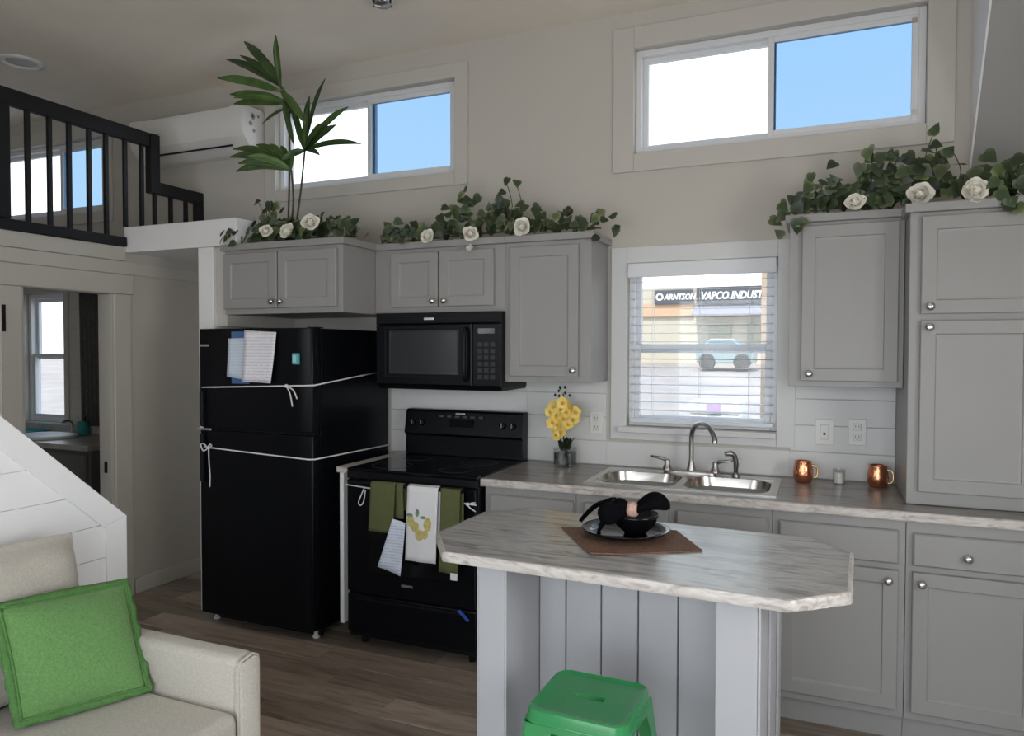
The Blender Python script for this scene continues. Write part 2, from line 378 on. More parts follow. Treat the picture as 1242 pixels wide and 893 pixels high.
obj('slope', MB().prism([(0.0, 2.33), (0.0, CZ), (-0.66, CZ)], 'x', 0.812, XR), mat('bulkhead_shade_grey', (0.33, 0.325, 0.315), 0.7), bk)  # slope's shade is put into this darker grey
obj('end_face_lit', MB().prism([(0.0, 2.33), (0.0, CZ), (-0.66, CZ)], 'x', 0.803, 0.811), M_WHITE, bk)  # same bulkhead's end face, whitened to look lit from the windows
wf = MB(); HF = [(-1.4, 1.2, 0.08, 2.18), (-3.75, -2.25, 1.15, 2.35)]
wall_cells(wf, (XL - .1, XR + .1), (-0.1, CZ + .1), HF, YF - .12, YF)
obj('wall_front', wf, M_WALL, label='front wall with assumed glazed patio door behind the viewer', kind='structure')
for n_, (hx0, hx1, hz0, hz1) in (('door_2', HF[0]), ('window_6', HF[1])):  # unseen glazing, assumed as the way daylight comes in from behind
    w_ = thing(n_, (hx0, YF, hz0), 'assumed white framed glazing in the front wall, unseen behind the viewer', None, kind='structure')
    if n_ == 'door_2': w_['label'] = 'assumed white sliding patio door, unseen behind the viewer'
    obj('frame', MB().ring_frame(hx0, hx1, hz0, hz1, .05, YF - .10, YF - .03), M_VINYL, w_)
    obj('mullion', MB().box((hx0 + hx1) / 2 - .03, (hx0 + hx1) / 2 + .03, YF - .09, YF - .04, hz0 + .05, hz1 - .05), M_VINYL, w_)
    obj('pane', MB().box(hx0 + .05, (hx0 + hx1) / 2 - .03, YF - .068, YF - .062, hz0 + .05, hz1 - .05), M_CLEAR, w_)
    obj('pane', MB().box((hx0 + hx1) / 2 + .03, hx1 - .05, YF - .068, YF - .062, hz0 + .05, hz1 - .05), M_CLEAR, w_)
w_ = thing('window_7', (XR, HR[0], HR[2]), 'unseen white framed window added to the end wall for light from the right', None, kind='structure')  # unseen window, added to let light in from the right
def swap(mb): mb.v = [Vector((p.y, p.x, p.z)) for p in mb.v]; return mb
obj('frame', swap(MB().ring_frame(HR[0], HR[1], HR[2], HR[3], .05, XR + .02, XR + .08)), M_VINYL, w_)
obj('mullion', swap(MB().box(-2.78, -2.72, XR + .03, XR + .07, HR[2] + .05, HR[3] - .05)), M_VINYL, w_)
obj('pane', swap(MB().box(HR[0] + .05, -2.78, XR + .047, XR + .053, HR[2] + .05, HR[3] - .05)), M_CLEAR, w_)
obj('pane', swap(MB().box(-2.72, HR[1] - .05, XR + .047, XR + .053, HR[2] + .05, HR[3] - .05)), M_CLEAR, w_)
# wall between kitchen and bathroom, seen end-on along y
wl = MB(); YB = (-1.235, -0.685)
for (a, b, c, d) in ((-2.4, YB[0], 0, 2.06), (YB[1], 0.0, 0, 2.06), (YB[0], YB[1], 1.86, 2.06)):
    wl.box(LX - .10, LX, a, b, c, d)
wall_left = obj('wall_left', wl, M_WALL, label='grey wall with the bathroom doorway under the loft', kind='structure')
obj('baseboard_left', MB().box(LX, LX + .014, YB[1] + .13, -.001, 0.001, 0.10), M_TRIM, label='white baseboard along the hallway wall by the fridge', kind='structure', bevel=.004)
# loft deck and its fascia boards
dk = thing('ceiling_loft_deck', (LX - 1.2, -1.2, 2.06), 'pale loft deck edge under the black railing', None, kind='structure')
obj('deck', MB().box(XL, LX, -2.4, 0.0, 2.06, 2.15), M_WALL, dk)
obj('fascia_board', MB().box(LX, LX + .016, -2.4, -0.602, 2.065, 2.15), M_TRIM, dk, bevel=.003)
obj('fascia_board', MB().box(LX, LX + .010, -2.4, -0.002, 1.985, 2.062), M_TRIM, dk, bevel=.003)
# soffit and pier beside the fridge
sf = thing('wall_pier', (-3.02, -0.3, 0), 'white boxed soffit and pier framing the hallway beside the fridge', None, kind='structure')
obj('soffit', MB().box(LX, -2.83, -0.60, -0.002, 2.118, 2.272), M_WHITE, sf, bevel=.004)
obj('pier', MB().box(-3.118, -3.005, -0.60, -0.002, 0.001, 2.116), M_WHITE, sf, bevel=.004)
obj('return', MB().box(-3.004, -2.925, -0.575, -0.002, 1.66, 2.116), M_WALL, sf)
# bathroom doorway casing
tr = thing('trim_1', (LX, -0.96, 0), 'white casing around the bathroom doorway', None, kind='structure')
obj('casing_side', MB().box(LX, LX + .018, YB[1], YB[1] + .115, 0.001, 1.862), M_TRIM, tr, bevel=.004)
obj('casing_side', MB().box(LX, LX + .018, YB[0] - .115, YB[0], 0.001, 1.862), M_TRIM, tr, bevel=.004)
obj('casing_head', MB().box(LX, LX + .022, YB[0] - .13, YB[1] + .13, 1.863, 1.98), M_TRIM, tr, bevel=.004)
obj('jamb', MB().box(LX - .10, LX, YB[1] - .018, YB[1] - .001, 0.001, 1.858), M_TRIM, tr)
obj('jamb', MB().box(LX - .10, LX, YB[0] + .001, YB[0] + .018, 0.001, 1.858), M_TRIM, tr)
obj('strike_plate', MB().box(LX - .06, LX - .035, YB[1] - .0205, YB[1] - .018, .78, .85), M_RAIL, tr)
obj('hinge', MB().box(LX + .0185, LX + .026, -1.342, -1.326, 1.62, 1.76), M_RAIL, tr)

# windows in the back wall
def window(n, label, H, tw, panes, tm=None, trim=True, yf=.035):
    tm = tm or M_TRIM
    x0, x1, z0, z1 = H
    w = thing('window_%d' % n, ((x0 + x1) / 2, 0, z0), label, None, kind='structure')
    if trim:
        a = .014
        obj('trim_board', MB().box(x0 - tw, x0, -a, -.0005, z0 - tw * .85, z1 + tw), tm, w, bevel=.003)
        obj('trim_board', MB().box(x1, x1 + tw, -a, -.0005, z0 - tw * .85, z1 + tw), tm, w, bevel=.003)
        obj('trim_board', MB().box(x0, x1, -a, -.0005, z1, z1 + tw), tm, w, bevel=.003)
        obj('trim_board', MB().box(x0, x1, -a, -.0005, z0 - tw * .85, z0), tm, w, bevel=.003)
    obj('frame', MB().ring_frame(x0 + .001, x1 - .001, z0 + .001, z1 - .001, .03, yf, .11), M_VINYL, w, bevel=.003)
    for (a, b, c, d, m, yy) in panes:
        s = obj('sash', MB().ring_frame(a, b, c, d, .028, yy, yy + .028), M_VINYL, w, bevel=.003)
        obj('pane', MB().box(a + .026, b - .026, yy + .011, yy + .015, c + .026, d - .026), m, s)
    return w
def slider(n, label, H, xm, tw):
    x0, x1, z0, z1 = H
    return window(n, label, H, tw, [(x0 + .03, xm + .018, z0 + .03, z1 - .03, M_CLEAR, .075), (xm - .018, x1 - .03, z0 + .03, z1 - .03, M_TINT, .042)])
slider(1, 'high slider window behind the potted palm', H1, -2.372, 0.085)
w2 = slider(2, 'high slider window above the sink', H2, -0.030, 0.11)
for zc in (2.615, 3.03):
    obj('corner_clip', MB().box(.575, .597, .036, .041, zc, zc + .022), M_CHROME, w2)
slider(3, 'loft slider window seen behind the black railing', H4, -5.17, 0.10)
zmid = 1.532
window(4, 'kitchen window above the sink with white blind', H3, 0.085, [(H3[0] + .03, H3[1] - .03, zmid - .016, H3[3] - .03, M_CLEAR, .078), (H3[0] + .03, H3[1] - .03, H3[2] + .03, zmid + .03, M_CLEAR, .046)], tm=M_SHIP)
window(5, 'narrow white window above the bathroom vanity', H5, 0.05, [(H5[0] + .03, H5[1] - .03, 1.45, H5[3] - .03, M_CLEAR, .078), (H5[0] + .03, H5[1] - .03, H5[2] + .03, 1.49, M_CLEAR, .046)])
obj('trim_2', MB().box(H3[0] - .04, H3[1] + .0, -.045, -.0145, 1.098, 1.129), M_SHIP, label='white sill under the kitchen window blind', kind='structure', bevel=.004)

# staircase half wall with shiplap boards and diagonal cap
SX = -2.30
def st(y): return 0.877 + (-1.758 - y) * (1.306 - 0.877) / (2.228 - 1.758)
ws = thing('wall_stair', (SX - .05, -2.4, 0), 'white shiplap half wall of the stair behind the sofa', None, kind='structure')
YE, YS = -1.758, -3.1
obj('core', MB().prism([(YE, 0), (YE, st(YE) - .03), (YS, st(YS) - .03), (YS, 0)], 'x', SX - .10, SX - .012), M_STAIR, ws)
zb = 0.10
for i in range(16):
    za, zc = zb + i * .1265, zb + (i + 1) * .1265
    ya = YE - .002
    # board clipped by the diagonal cap: right end where st(y)-.1 = z
    def yat(zv): return -1.758 - (zv + .105 - .877) * (.470 / .429)
    y_lo = min(ya, yat(za + .0015)); y_hi = min(ya, yat(zc - .0015))
    if y_hi < YS: break
    pol = [(YS, za + .0015), (y_lo, za + .0015), (y_hi, zc - .0015), (YS, zc - .0015)]
    obj('plank', MB().prism(pol, 'x', SX - .012, SX - .002), M_STAIR, ws)
W_ = .088
obj('end_board', MB().prism([(YE - W_, 0.0), (YE, 0.0), (YE, st(YE)), (YE - W_, st(YE) - .02)], 'x', SX - .002, SX + .008), M_STAIR, ws, bevel=.002)
obj('diagonal_board', MB().prism([(YE - W_ * .0 - .001, st(YE)), (YS, st(YS)), (YS, st(YS) - .115), (YE - W_, st(YE - W_) - .115), (YE - W_, st(YE) - .019)], 'x', SX - .002, SX + .0085), M_STAIR, ws, bevel=.002)
obj('cap', MB().prism([(YE, st(YE) - .03), (YE, st(YE)), (YS, st(YS)), (YS, st(YS) - .03)], 'x', SX - .104, SX - .0025), M_STAIR, ws)

# ================================================================== OUTSIDE
g = MB().grid(lambda a, b: (-60 + 120 * a, 0.13 + 70 * b, -0.35 + 1.25 * min(1, b * 70 / 30)), 8, 14)
obj('ground', g, mat('pale_dirt', (0.345, 0.295, 0.265), 0.95, var=0.15, vscale=0.6), label='pale sandy yard outside the kitchen window', kind='structure')
g = MB().box(-60, 60, -70, YF - .13, -0.5, -0.35)
obj('ground_front', g, MATS['pale_dirt'], label='pale ground in front of the house', kind='structure')
shop = thing('storefront', (-5, 30, .9), 'tan storefront with dark sign boards across the yard', 'building')
obj('wall', MB().box(-22, 12, 30.1, 38, 0.9, 4.37), mat('shop_wall', (0.50, 0.455, 0.37), 0.9), shop)
obj('band', MB().box(-12, -5.25, 29.98, 30.1, 3.05, 3.66), mat('shop_orange', (0.55, 0.37, 0.25), 0.9), shop)
obj('awning', MB().prism([(30.1, 3.55), (29.0, 3.1), (29.0, 3.02), (30.1, 3.4)], 'x', -5.2, 6), mat('shop_awning', (0.26, 0.245, 0.28), 0.9), shop)
for (a, b) in ((-4.6, -3.6), (-2.9, -2.0), (-1.2, -.3)):
    obj('window', MB().box(a, b, 30.02, 30.1, 1.5, 2.75), mat('shop_glass', (0.30, 0.29, 0.22), 0.3), shop)
def text(name, body, size, m, parent, loc, shear=0.0, ext=0.02, sx=1.0, bold=0.0):
    c = bpy.data.curves.new(name, 'FONT'); c.body = body; c.size = size; c.extrude = ext; c.shear = shear; c.offset = bold; c.resolution_u = 2
    t = bpy.data.objects.new(name, c); COL.objects.link(t); bpy.context.view_layer.update()
    dg = bpy.context.evaluated_depsgraph_get(); me = bpy.data.meshes.new_from_object(t.evaluated_get(dg))
    bpy.data.objects.remove(t); me.materials.clear(); me.materials.append(m)
    o = bpy.data.objects.new(name, me); COL.objects.link(o); o.parent = parent
    o.location = Vector(loc) - OFF[parent.name]; o.rotation_euler = (R(90), 0, 0); o.scale = (sx, 1, 1); OFF[o.name] = Vector(loc); return o
M_SIGN = mat('sign_board', (0.085, 0.088, 0.10), 0.7); M_LET = mat('sign_letters', (0.9, 0.9, 0.9), 0.6)
sg = obj('sign_board', MB().box(-7.0, -5.28, 29.85, 29.95, 3.62, 4.28), M_SIGN, shop)
text('lettering', 'ARNTSON', .36, M_LET, sg, (-6.55, 29.84, 3.82), .25, .01, .82, .012)
obj('emblem', MB().lathe([(.10, 0), (.17, 0), (.17, .02), (.10, .02)], (-6.76, 29.845, 3.95), 16, 'y', False, False), M_LET, sg)
sg = obj('sign_board', MB().box(-5.10, -0.9, 29.85, 29.95, 3.58, 4.34), M_SIGN, shop)
text('lettering', 'VAPCO INDUSTRIES', .46, M_LET, sg, (-4.93, 29.84, 3.80), .25, .01, .80, .016)
car = thing('parked_car', (-3.3, 26, .82), 'pale blue car parked before the storefront', 'car')
obj('body', MB().loops([[(x, yy, z) for x, z in ((-4.35, 1.0), (-2.25, 1.0), (-2.2, 1.45), (-2.6, 1.55), (-2.95, 1.96), (-3.85, 1.96), (-4.25, 1.55), (-4.4, 1.45))] for yy in (25.2, 26.8)]), mat('car_paint', (0.24, 0.31, 0.33), 0.35), car, bevel=.06)
obj('window', MB().prism([(-2.75, 1.58), (-3.02, 1.90), (-3.80, 1.90), (-4.1, 1.58)], 'y', 25.18, 25.2), mat('car_glass', (0.15, 0.22, 0.24), 0.1), car)
for xx in (-3.95, -2.65):
    obj('wheel', MB().lathe([(.30, 0), (.32, .05), (.32, .18), (.30, .22)], (xx, 25.36, 1.07), 16, 'y'), mat('tyre', (0.05, 0.05, 0.05), .8), car)
obj('porch_post', MB().box(-.175, -.075, 1.45, 1.55, -.33, 2.6), mat('tan_post', (0.50, 0.38, 0.29), 0.8, var=.2), label='tan wooden porch post outside the kitchen window', cat='post', bevel=.008)
bn = thing('storage_tub', (-.61, 2.6, -.27), 'white storage tub with a purple clip outside the kitchen window', 'tub')
obj('body', MB().loops([[(-.78, 2.45, -.27), (-.44, 2.45, -.27), (-.44, 2.8, -.27), (-.78, 2.8, -.27)], [(-.81, 2.42, 1.0), (-.41, 2.42, 1.0), (-.41, 2.83, 1.0), (-.81, 2.83, 1.0)]]), M_PLASTIC, bn, bevel=.02)
obj('lid', MB().box(-.82, -.40, 2.41, 2.84, 1.0, 1.10), M_PLASTIC, bn, bevel=.015)
obj('clip', MB().box(-.67, -.56, 2.395, 2.41, 1.02, 1.085), mat('purple_plastic', (0.50, 0.34, 0.62), .5), bn)

# ================================================================== CABINETS
knob_me = mesh('knob', MB().lathe([(.006, 0), (.006, .012), (.0145, .015), (.0165, .021), (.014, .027), (.006, .030)], (0, 0, 0), 14, 'y'), M_CHROME, smooth=True)
DOORP = lambda w: [(0, .020), (0, .003), (.003, 0), (w, 0), (w + .004, .005), (w + .012, .006)]
def door(parent, x0, x1, z0, z1, yf, knob=None, w=.052, name='door'):
    d = obj(name, MB().panel(x0, x1, z0, z1, yf, DOORP(w)), M_CAB, parent)
    if knob: inst('knob', knob_me, d, (knob[0], yf, knob[1]))
    return d
def drawer(parent, x0, x1, z0, z1, yf, knob=None, name='drawer_front'):
    d = obj(name, MB().panel(x0, x1, z0, z1, yf, [(0, .020), (0, .006), (.006, 0)]), M_CAB, parent)
    if knob: inst('knob', knob_me, d, (knob[0], yf, knob[1]))
    return d
def crown(parent, x0, x1, yf, z0, prof, yb=-.001, lx=True, rx=True):
    rings = [[(x0 - (e if lx else 0), yb, z0 + dz), (x0 - (e if lx else 0), yf - e, z0 + dz), (x1 + (e if rx else 0), yf - e, z0 + dz), (x1 + (e if rx else 0), yb, z0 + dz)] for dz, e in prof]
    return obj('crown_moulding', MB().loops(rings), M_CAB, parent)
CR = [(0, 0.001), (.001, .016), (.003, .018), (.034, .018), (.036, .016)]
# over the fridge
c = thing('wall_cabinet', (-2.5, -.3, 1.726), 'short deep grey cabinet above the black fridge', 'cabinet', 'grey wall cabinets')
obj('body', MB().box(-2.905, -2.100, -.61, -.002, 1.726, 2.082), M_CAB, c, bevel=.002)
door(c, -2.898, -2.520, 1.756, 2.062, -.632, (-2.545, 1.790)); door(c, -2.512, -2.130, 1.756, 2.062, -.632, (-2.485, 1.790))
crown(c, -2.905, -2.100, -.61, 2.082, CR)
# over the microwave
c = thing('wall_cabinet', (-1.7, -.15, 1.728), 'grey two door cabinet above the black microwave', 'cabinet', 'grey wall cabinets')
obj('body', MB().box(-2.098, -1.303, -.31, -.009, 1.731, 2.080), M_CAB, c, bevel=.002)
door(c, -1.985, -1.692, 1.762, 2.058, -.332, (-1.716, 1.792)); door(c, -1.682, -1.362, 1.762, 2.058, -.332, (-1.646, 1.792))
crown(c, -2.098, -1.303, -.31, 2.080, CR, lx=False, rx=False, yb=-.009)
# tall single door
c = thing('wall_cabinet', (-1.07, -.15, 1.363), 'tall single door grey wall cabinet right of the microwave', 'cabinet', 'grey wall cabinets')
obj('body', MB().box(-1.302, -.838, -.31, -.009, 1.365, 2.080), M_CAB, c, bevel=.002)
door(c, -1.268, -.900, 1.395, 2.056, -.332, (-.923, 1.428))
crown(c, -1.302, -.838, -.31, 2.080, CR, lx=False, yb=-.009)
# right of the window
c = thing('wall_cabinet', (.30, -.15, 1.375), 'single door grey wall cabinet right of the sink window', 'cabinet', 'grey wall cabinets')
obj('body', MB().box(.076, .530, -.31, -.009, 1.372, 2.092), M_CAB, c, bevel=.002)
door(c, .128, .508, 1.397, 2.076, -.332, (.162, 1.428))
crown(c, .076, .530, -.31, 2.092, CR, rx=False, yb=-.009)
# pantry on the worktop
c = thing('pantry_cabinet', (.78, -.25, .915), 'tall grey two door pantry cabinet standing on the worktop', 'cabinet')
obj('body', MB().box(.532, 1.01, -.48, -.009, .916, 2.078), M_CAB, c, bevel=.003)
door(c, .572, .970, 1.676, 2.060, -.502, (.603, 1.704)); door(c, .572, .970, .970, 1.650, -.502, (.602, 1.623))
crown(c, .532, 1.01, -.48, 2.078, CR, rx=False, yb=-.009)
# base cabinets
def base(x0, x1, label, fronts):
    b = thing('base_cabinet', ((x0 + x1) / 2, -.3, 0), label, 'cabinet', 'grey base cabinets')
    obj('body', MB().box(x0 + .001, x1 - .001, -.61, -.012, .10, .875), M_CAB, b, bevel=.0015)
    obj('toe_kick', MB().box(x0 + .001, x1 - .001, -.578, -.56, .001, .099), M_CAB, b)
    for f in fronts:
        if f[0] == 'd': door(b, *f[1:5], -.632, f[5])
        else: drawer(b, *f[1:5], -.632, f[5])
    return b
base(-1.275, -.815, 'grey base cabinet between the range and the sink', [('f', -1.245, -.825, .715, .838, (-1.035, .776)), ('d', -1.245, -.825, .135, .690, (-.855, .64))])
base(-.815, .035, 'wide grey sink base cabinet behind the island', [('f', -.775, -.395, .715, .838, None), ('f', -.355, .018, .715, .838, None), ('d', -.775, -.395, .135, .690, (-.425, .64)), ('d', -.355, .018, .135, .690, (-.325, .64))])
base(.035, .522, 'grey base cabinet right of the sink base', [('f', .062, .497, .705, .835, None), ('d', .062, .497, .135, .680, (.462, .640))])
base(.522, .995, 'rightmost grey base cabinet with knobbed drawer under the pantry', [('f', .545, .960, .705, .830, (.725, .755)), ('d', .545, .960, .135, .680, (.575, .640))])
# worktop with sink cut-out
SKX, SKY = (-.80, .045), (-.555, -.085)
wt = thing('worktop', (-.15, -.3, .876), 'weathered grey laminate worktop along the kitchen wall', 'worktop')
m_ = MB()
for (a, b, y0, y1) in ((-1.278, SKX[0] + .03, -.632, -.010), (SKX[1] - .03, .998, -.632, -.010), (SKX[0] + .03, SKX[1] - .03, -.632, SKY[0] + .03), (SKX[0] + .03, SKX[1] - .03, SKY[1] - .03, -.010)):
    m_.box(a, b, y0, y1, .8765, .914)
obj('top', m_, M_COUNTER, wt)
obj('front_edge', MB().prism([(-.632, .8765), (-.632, .914), (-.640, .9138), (-.645, .911), (-.647, .906), (-.647, .883), (-.644, .8775), (-.638, .8765)], 'x', -1.278, .998), M_EDGE, wt)
obj('end_edge', MB().box(-1.2855, -1.2785, -.647, -.010, .8765, .9138), M_EDGE, wt, bevel=.003)

# ------------------------------------------------------------------ sink and tap
sk = thing('kitchen_sink', (-.38, -.32, .914), 'double bowl stainless steel drop-in sink', 'sink')
def rrect(x0, x1, y0, y1, r, z, n=5):
    out = []
    for cx, cy, a0 in ((x1 - r, y1 - r, 0), (x0 + r, y1 - r, 90), (x0 + r, y0 + r, 180), (x1 - r, y0 + r, 270)):
        for k in range(n + 1):
            a = R(a0 + 90 * k / n); out.append((cx + r * math.cos(a), cy + r * math.sin(a), z))
    return out
x0, x1 = SKX; y0, y1 = SKY
m_ = MB()
xm = (x0 + x1) / 2; bo = [(x0 + .035, xm - .018), (xm + .018, x1 - .035)]
m_.box(x0, x1, y0, y0 + .03, .9142, .9185); m_.box(x0, x1, y1 - .085, y1, .9142, .9185)
m_.box(x0, bo[0][0], y0 + .03, y1 - .085, .9142, .9185); m_.box(bo[0][1], bo[1][0], y0 + .03, y1 - .085, .9142, .9185); m_.box(bo[1][1], x1, y0 + .03, y1 - .085, .9142, .9185)
obj('rim', m_, M_STEEL, sk)
for a, b in bo:
    A = (a, b, y0 + .03, y1 - .085)
    obj('bowl', MB().loops([rrect(*A, .002, .9178), rrect(*A, .105, .9165), rrect(A[0] + .006, A[1] - .006, A[2] + .006, A[3] - .006, .105, .88), rrect(A[0] + .02, A[1] - .02, A[2] + .02, A[3] - .02, .10, .79), rrect(A[0] + .06, A[1] - .06, A[2] + .06, A[3] - .06, .06, .775)], False, True), M_STEEL, sk, smooth=True, angle=50)
    obj('drain', MB().lathe([(.0, .0), (.035, 0), (.040, .004), (.030, .006), (0.0, .003)], ((a + b) / 2, (A[2] + A[3]) / 2, .7755), 16), M_CHROME, sk, smooth=True)
tp = thing('kitchen_tap', (-.37, -.115, .9185), 'brushed nickel gooseneck tap with two lever handles', 'tap')
obj('deck_plate', MB().lathe([(.128, 0), (.128, .008), (.118, .014), (0, .015)], (-.385, -.118, .9187), 28, sq=.24), M_SPOT, tp, smooth=True, angle=50)
pts = [(-.378, -.115, .93), (-.378, -.115, 1.05)] + [(-.378 + .072 - .072 * math.cos(R(a)), -.115 - .115 + .115 * math.cos(R(a)), 1.095 + .085 * math.sin(R(a))) for a in range(0, 166, 11)]
obj('spout', MB().tube(pts, [.0115] * len(pts), 12), M_SPOT, tp, smooth=True, angle=60)
obj('spout_base', MB().lathe([(.022, 0), (.022, .010), (.015, .035), (.013, .05)], (-.378, -.115, .930), 16), M_SPOT, tp, smooth=True, angle=60)
e_ = pts[-1]; obj('aerator', MB().lathe([(.0135, -.02), (.0135, .006), (.011, .008)], (e_[0], e_[1], e_[2] + .004), 12), M_SPOT, tp, smooth=True, angle=60)
for sx_, dx in ((-.497, -1), (-.262, 1)):
    obj('handle_base', MB().lathe([(.024, 0), (.022, .012), (.013, .028), (.015, .045), (.010, .054)], (sx_, -.115, .930), 14), M_SPOT, tp, smooth=True, angle=60)
    obj('lever', MB().tube([(sx_, -.115, .972), (sx_ + dx * .02, -.12, .985), (sx_ + dx * .082, -.13, .996)], [.008, .008, .0055], 8), M_SPOT, tp, smooth=True)
sp = thing('side_sprayer', (-.165, -.112, .9185), 'brushed nickel side sprayer beside the tap', 'sprayer')
obj('collar', MB().lathe([(.019, 0), (.019, .006), (.012, .018)], (-.165, -.112, .9187), 14), M_SPOT, sp, smooth=True, angle=50)
obj('body', MB().tube([(-.165, -.112, .932), (-.165, -.113, .985), (-.172, -.118, 1.018), (-.186, -.126, 1.030), (-.212, -.140, 1.028)], [.010, .012, .013, .014, .012], 10), M_SPOT, sp, smooth=True)
obj('trigger', MB().box(-.154, -.148, -.116, -.108, .965, 1.005), M_SPOT, sp, bevel=.002)

# ------------------------------------------------------------------ worktop items
def mug(x, y, ang, label):
    t = thing('copper_mug', (x, y, .9142), label, 'mug', 'hammered copper mugs')
    obj('cup', MB().lathe([(.030, 0), (.036, .003), (.043, .025), (.045, .045), (.041, .072), (.037, .092), (.039, .100), (.037, .100), (.034, .090), (.040, .045), (.030, .006), (0, .006)], (x, y, .9145), 24, cap1=False), M_COPPER, t, smooth=True)
    ca, sa = math.cos(ang), math.sin(ang)
    P = [(.040, .022), (.054, .024), (.062, .036), (.062, .062), (.054, .078), (.036, .081)]
    obj('handle', MB().tube(smoothpath([(x + ca * r, y + sa * r, .9145 + h) for r, h in P], 4), .0042, 8), M_BRASS, t, smooth=True)
    return t
mug(.139, -.125, R(10), 'hammered copper mug beside the sink'); mug(.452, -.125, R(-12), 'hammered copper mug against the pantry')
vt = thing('votive_candle', (.292, -.115, .9142), 'small clear glass votive with white candle between the mugs', 'candle')
obj('glass_cup', MB().lathe([(.026, 0), (.028, .07), (.0255, .07), (.0235, .006), (0, .006)], (.292, -.115, .9145), 20, cap1=False), M_VOT, vt, smooth=True, angle=50)
obj('wax', MB().lathe([(.0215, 0), (.0215, .046), (.0, .048)], (.292, -.115, .921), 16), mat('wax', (.85, .84, .80), .5), vt, smooth=True, angle=50)
obj('wick', MB().tube([(.292, -.115, .966), (.293, -.115, .976)], .0012, 6), M_STEM, vt)
def plate(x0, x1, z0, z1, label, cat, kind):
    t = thing('wall_outlet' if kind != 'jack' else 'wall_jack', ((x0 + x1) / 2, -.009, z0), label, cat)
    obj('cover', MB().panel(x0, x1, z0, z1, -.0145, [(0, .006), (0, .002), (.003, 0)]), M_PLASTIC, t)
    xc, zc = (x0 + x1) / 2, (z0 + z1) / 2
    if kind == 'duplex':
        for dz in (-.024, .024):
            f = obj('socket', MB().panel(xc - .017, xc + .017, zc + dz - .017, zc + dz + .017, -.0175, [(0, .003), (.003, 0)]), M_PLASTIC, t)
            for q in (-.007, .007): obj('slot', MB().box(xc + q - .0012, xc + q + .0012, -.0182, -.0175, zc + dz - .002, zc + dz + .008), M_RAIL, f)
            obj('slot', MB().lathe([(.003, 0), (.003, .0007)], (xc, -.0175, zc + dz - .009), 8, 'y'), M_RAIL, f)
    else:
        f = obj('insert', MB().panel(xc - .020, xc + .020, zc - .036, zc + .036, -.0175, [(0, .003), (.003, 0)]), M_PLASTIC, t)
        obj('port', MB().lathe([(.0065, 0), (.0065, .003), (.004, .004)], (xc, -.0175, zc - .008), 12, 'y'), M_RAIL, f)
    return t
plate(.187, .270, 1.080, 1.203, 'white wall plate with one dark port beneath the wall cabinet', 'wall plate', 'jack')
plate(.331, .408, 1.085, 1.210, 'white duplex outlet nearest the pantry', 'outlet', 'duplex')
plate(-.935, -.860, 1.080, 1.200, 'white duplex outlet behind the yellow orchid', 'outlet', 'duplex')
# orchid
ox, oy = -1.035, -.125
t = thing('potted_orchid', (ox, oy, .9142), 'yellow orchid in a glass pot beside the range', 'plant')
obj('pot', MB().loops([rrect(ox - r, ox + r, oy - r, oy + r, .015, .9145 + h) for r, h in ((.046, 0), (.052, .004), (.054, .098), (.051, .098), (.049, .008), (.04, .006))], True, True), M_VOT, t, smooth=True, angle=40)
obj('pebbles', MB().loops([rrect(ox - r, ox + r, oy - r, oy + r, .012, .9145 + h) for r, h in ((.044, .009), (.0478, .012), (.0484, .072), (.03, .080))]), M_PEBB, t, smooth=True, angle=50)
for i, (a, L) in enumerate(((20, .12), (100, .11), (170, .125), (250, .105), (320, .12), (215, .13))):
    ca, sa = math.cos(R(a)), math.sin(R(a))
    def lf(u, v, ca=ca, sa=sa, L=L):
        w = .026 * math.sin(math.pi * (0.12 + .88 * v) ** .8) * (u - .5) * 2; r = .055 * v; zz_ = .985 + L * v * (1.15 - .45 * v)
        return (ox + ca * r - sa * w, oy + sa * r + ca * w, zz_ - abs(w) * .3)
    obj('leaf', MB().grid(lf, 4, 6), M_DKLEAF, t, smooth=True, solid=.0015)
stem_pts = smoothpath([(ox, oy, .98), (ox - .01, oy, 1.08), (ox + .005, oy - .01, 1.2), (ox - .01, oy - .01, 1.30)], 5)
obj('stem', MB().tube(stem_pts, .0035, 6), M_STEM, t, smooth=True)
pet = MB()
def petal(c, ax, up, L, wd, cup, mb):
    ax = Vector(ax).normalized(); n_ = Vector(up).normalized(); sd = ax.cross(n_).normalized(); c = Vector(c)
    def f(u, v): 
        w = wd * math.sin(math.pi * (.10 + .86 * v)) ** .7 * (u - .5) * 2
        return c + ax * (L * v) + sd * w + n_ * (cup * (v * v) + .25 * abs(w) * (1 if cup > 0 else -1))
    mb.grid(f, 4, 4)
for k in range(5):
    a = R(90 + 72 * k); petal((0, 0, 0), (math.cos(a), -.12, math.sin(a)), (0, -1, 0), .034, .019 if k % 2 else .021, .004, pet)
orm = mesh('orchid_bloom', pet, M_YELL, smooth=True)
lip = MB(); lip.lathe([(0, 0), (.008, .003), (.009, .009), (.003, .014)], (0, -.002, -.004), 8, 'y'); lipm = mesh('lip', lip, M_ORCC, smooth=True)
rnd = random.Random(5)
for (dx, z_) in ((-.05, 1.235), (.0, 1.255), (.05, 1.235), (-.065, 1.205), (-.02, 1.215), (.03, 1.205), (.07, 1.205), (-.04, 1.175), (.005, 1.175), (.055, 1.170), (-.02, 1.140), (.03, 1.140), (-.045, 1.125), (-.005, 1.105), (-.025, 1.085), (-.06, 1.15)):
    b_ = inst('bloom', orm, t, (ox + dx, oy - .03 - rnd.random() * .03, z_), (R(rnd.uniform(-25, 25)), R(rnd.uniform(-70, 70)), R(rnd.uniform(-40, 40))))
    l_ = inst('lip', lipm, b_, OFF[b_.name])
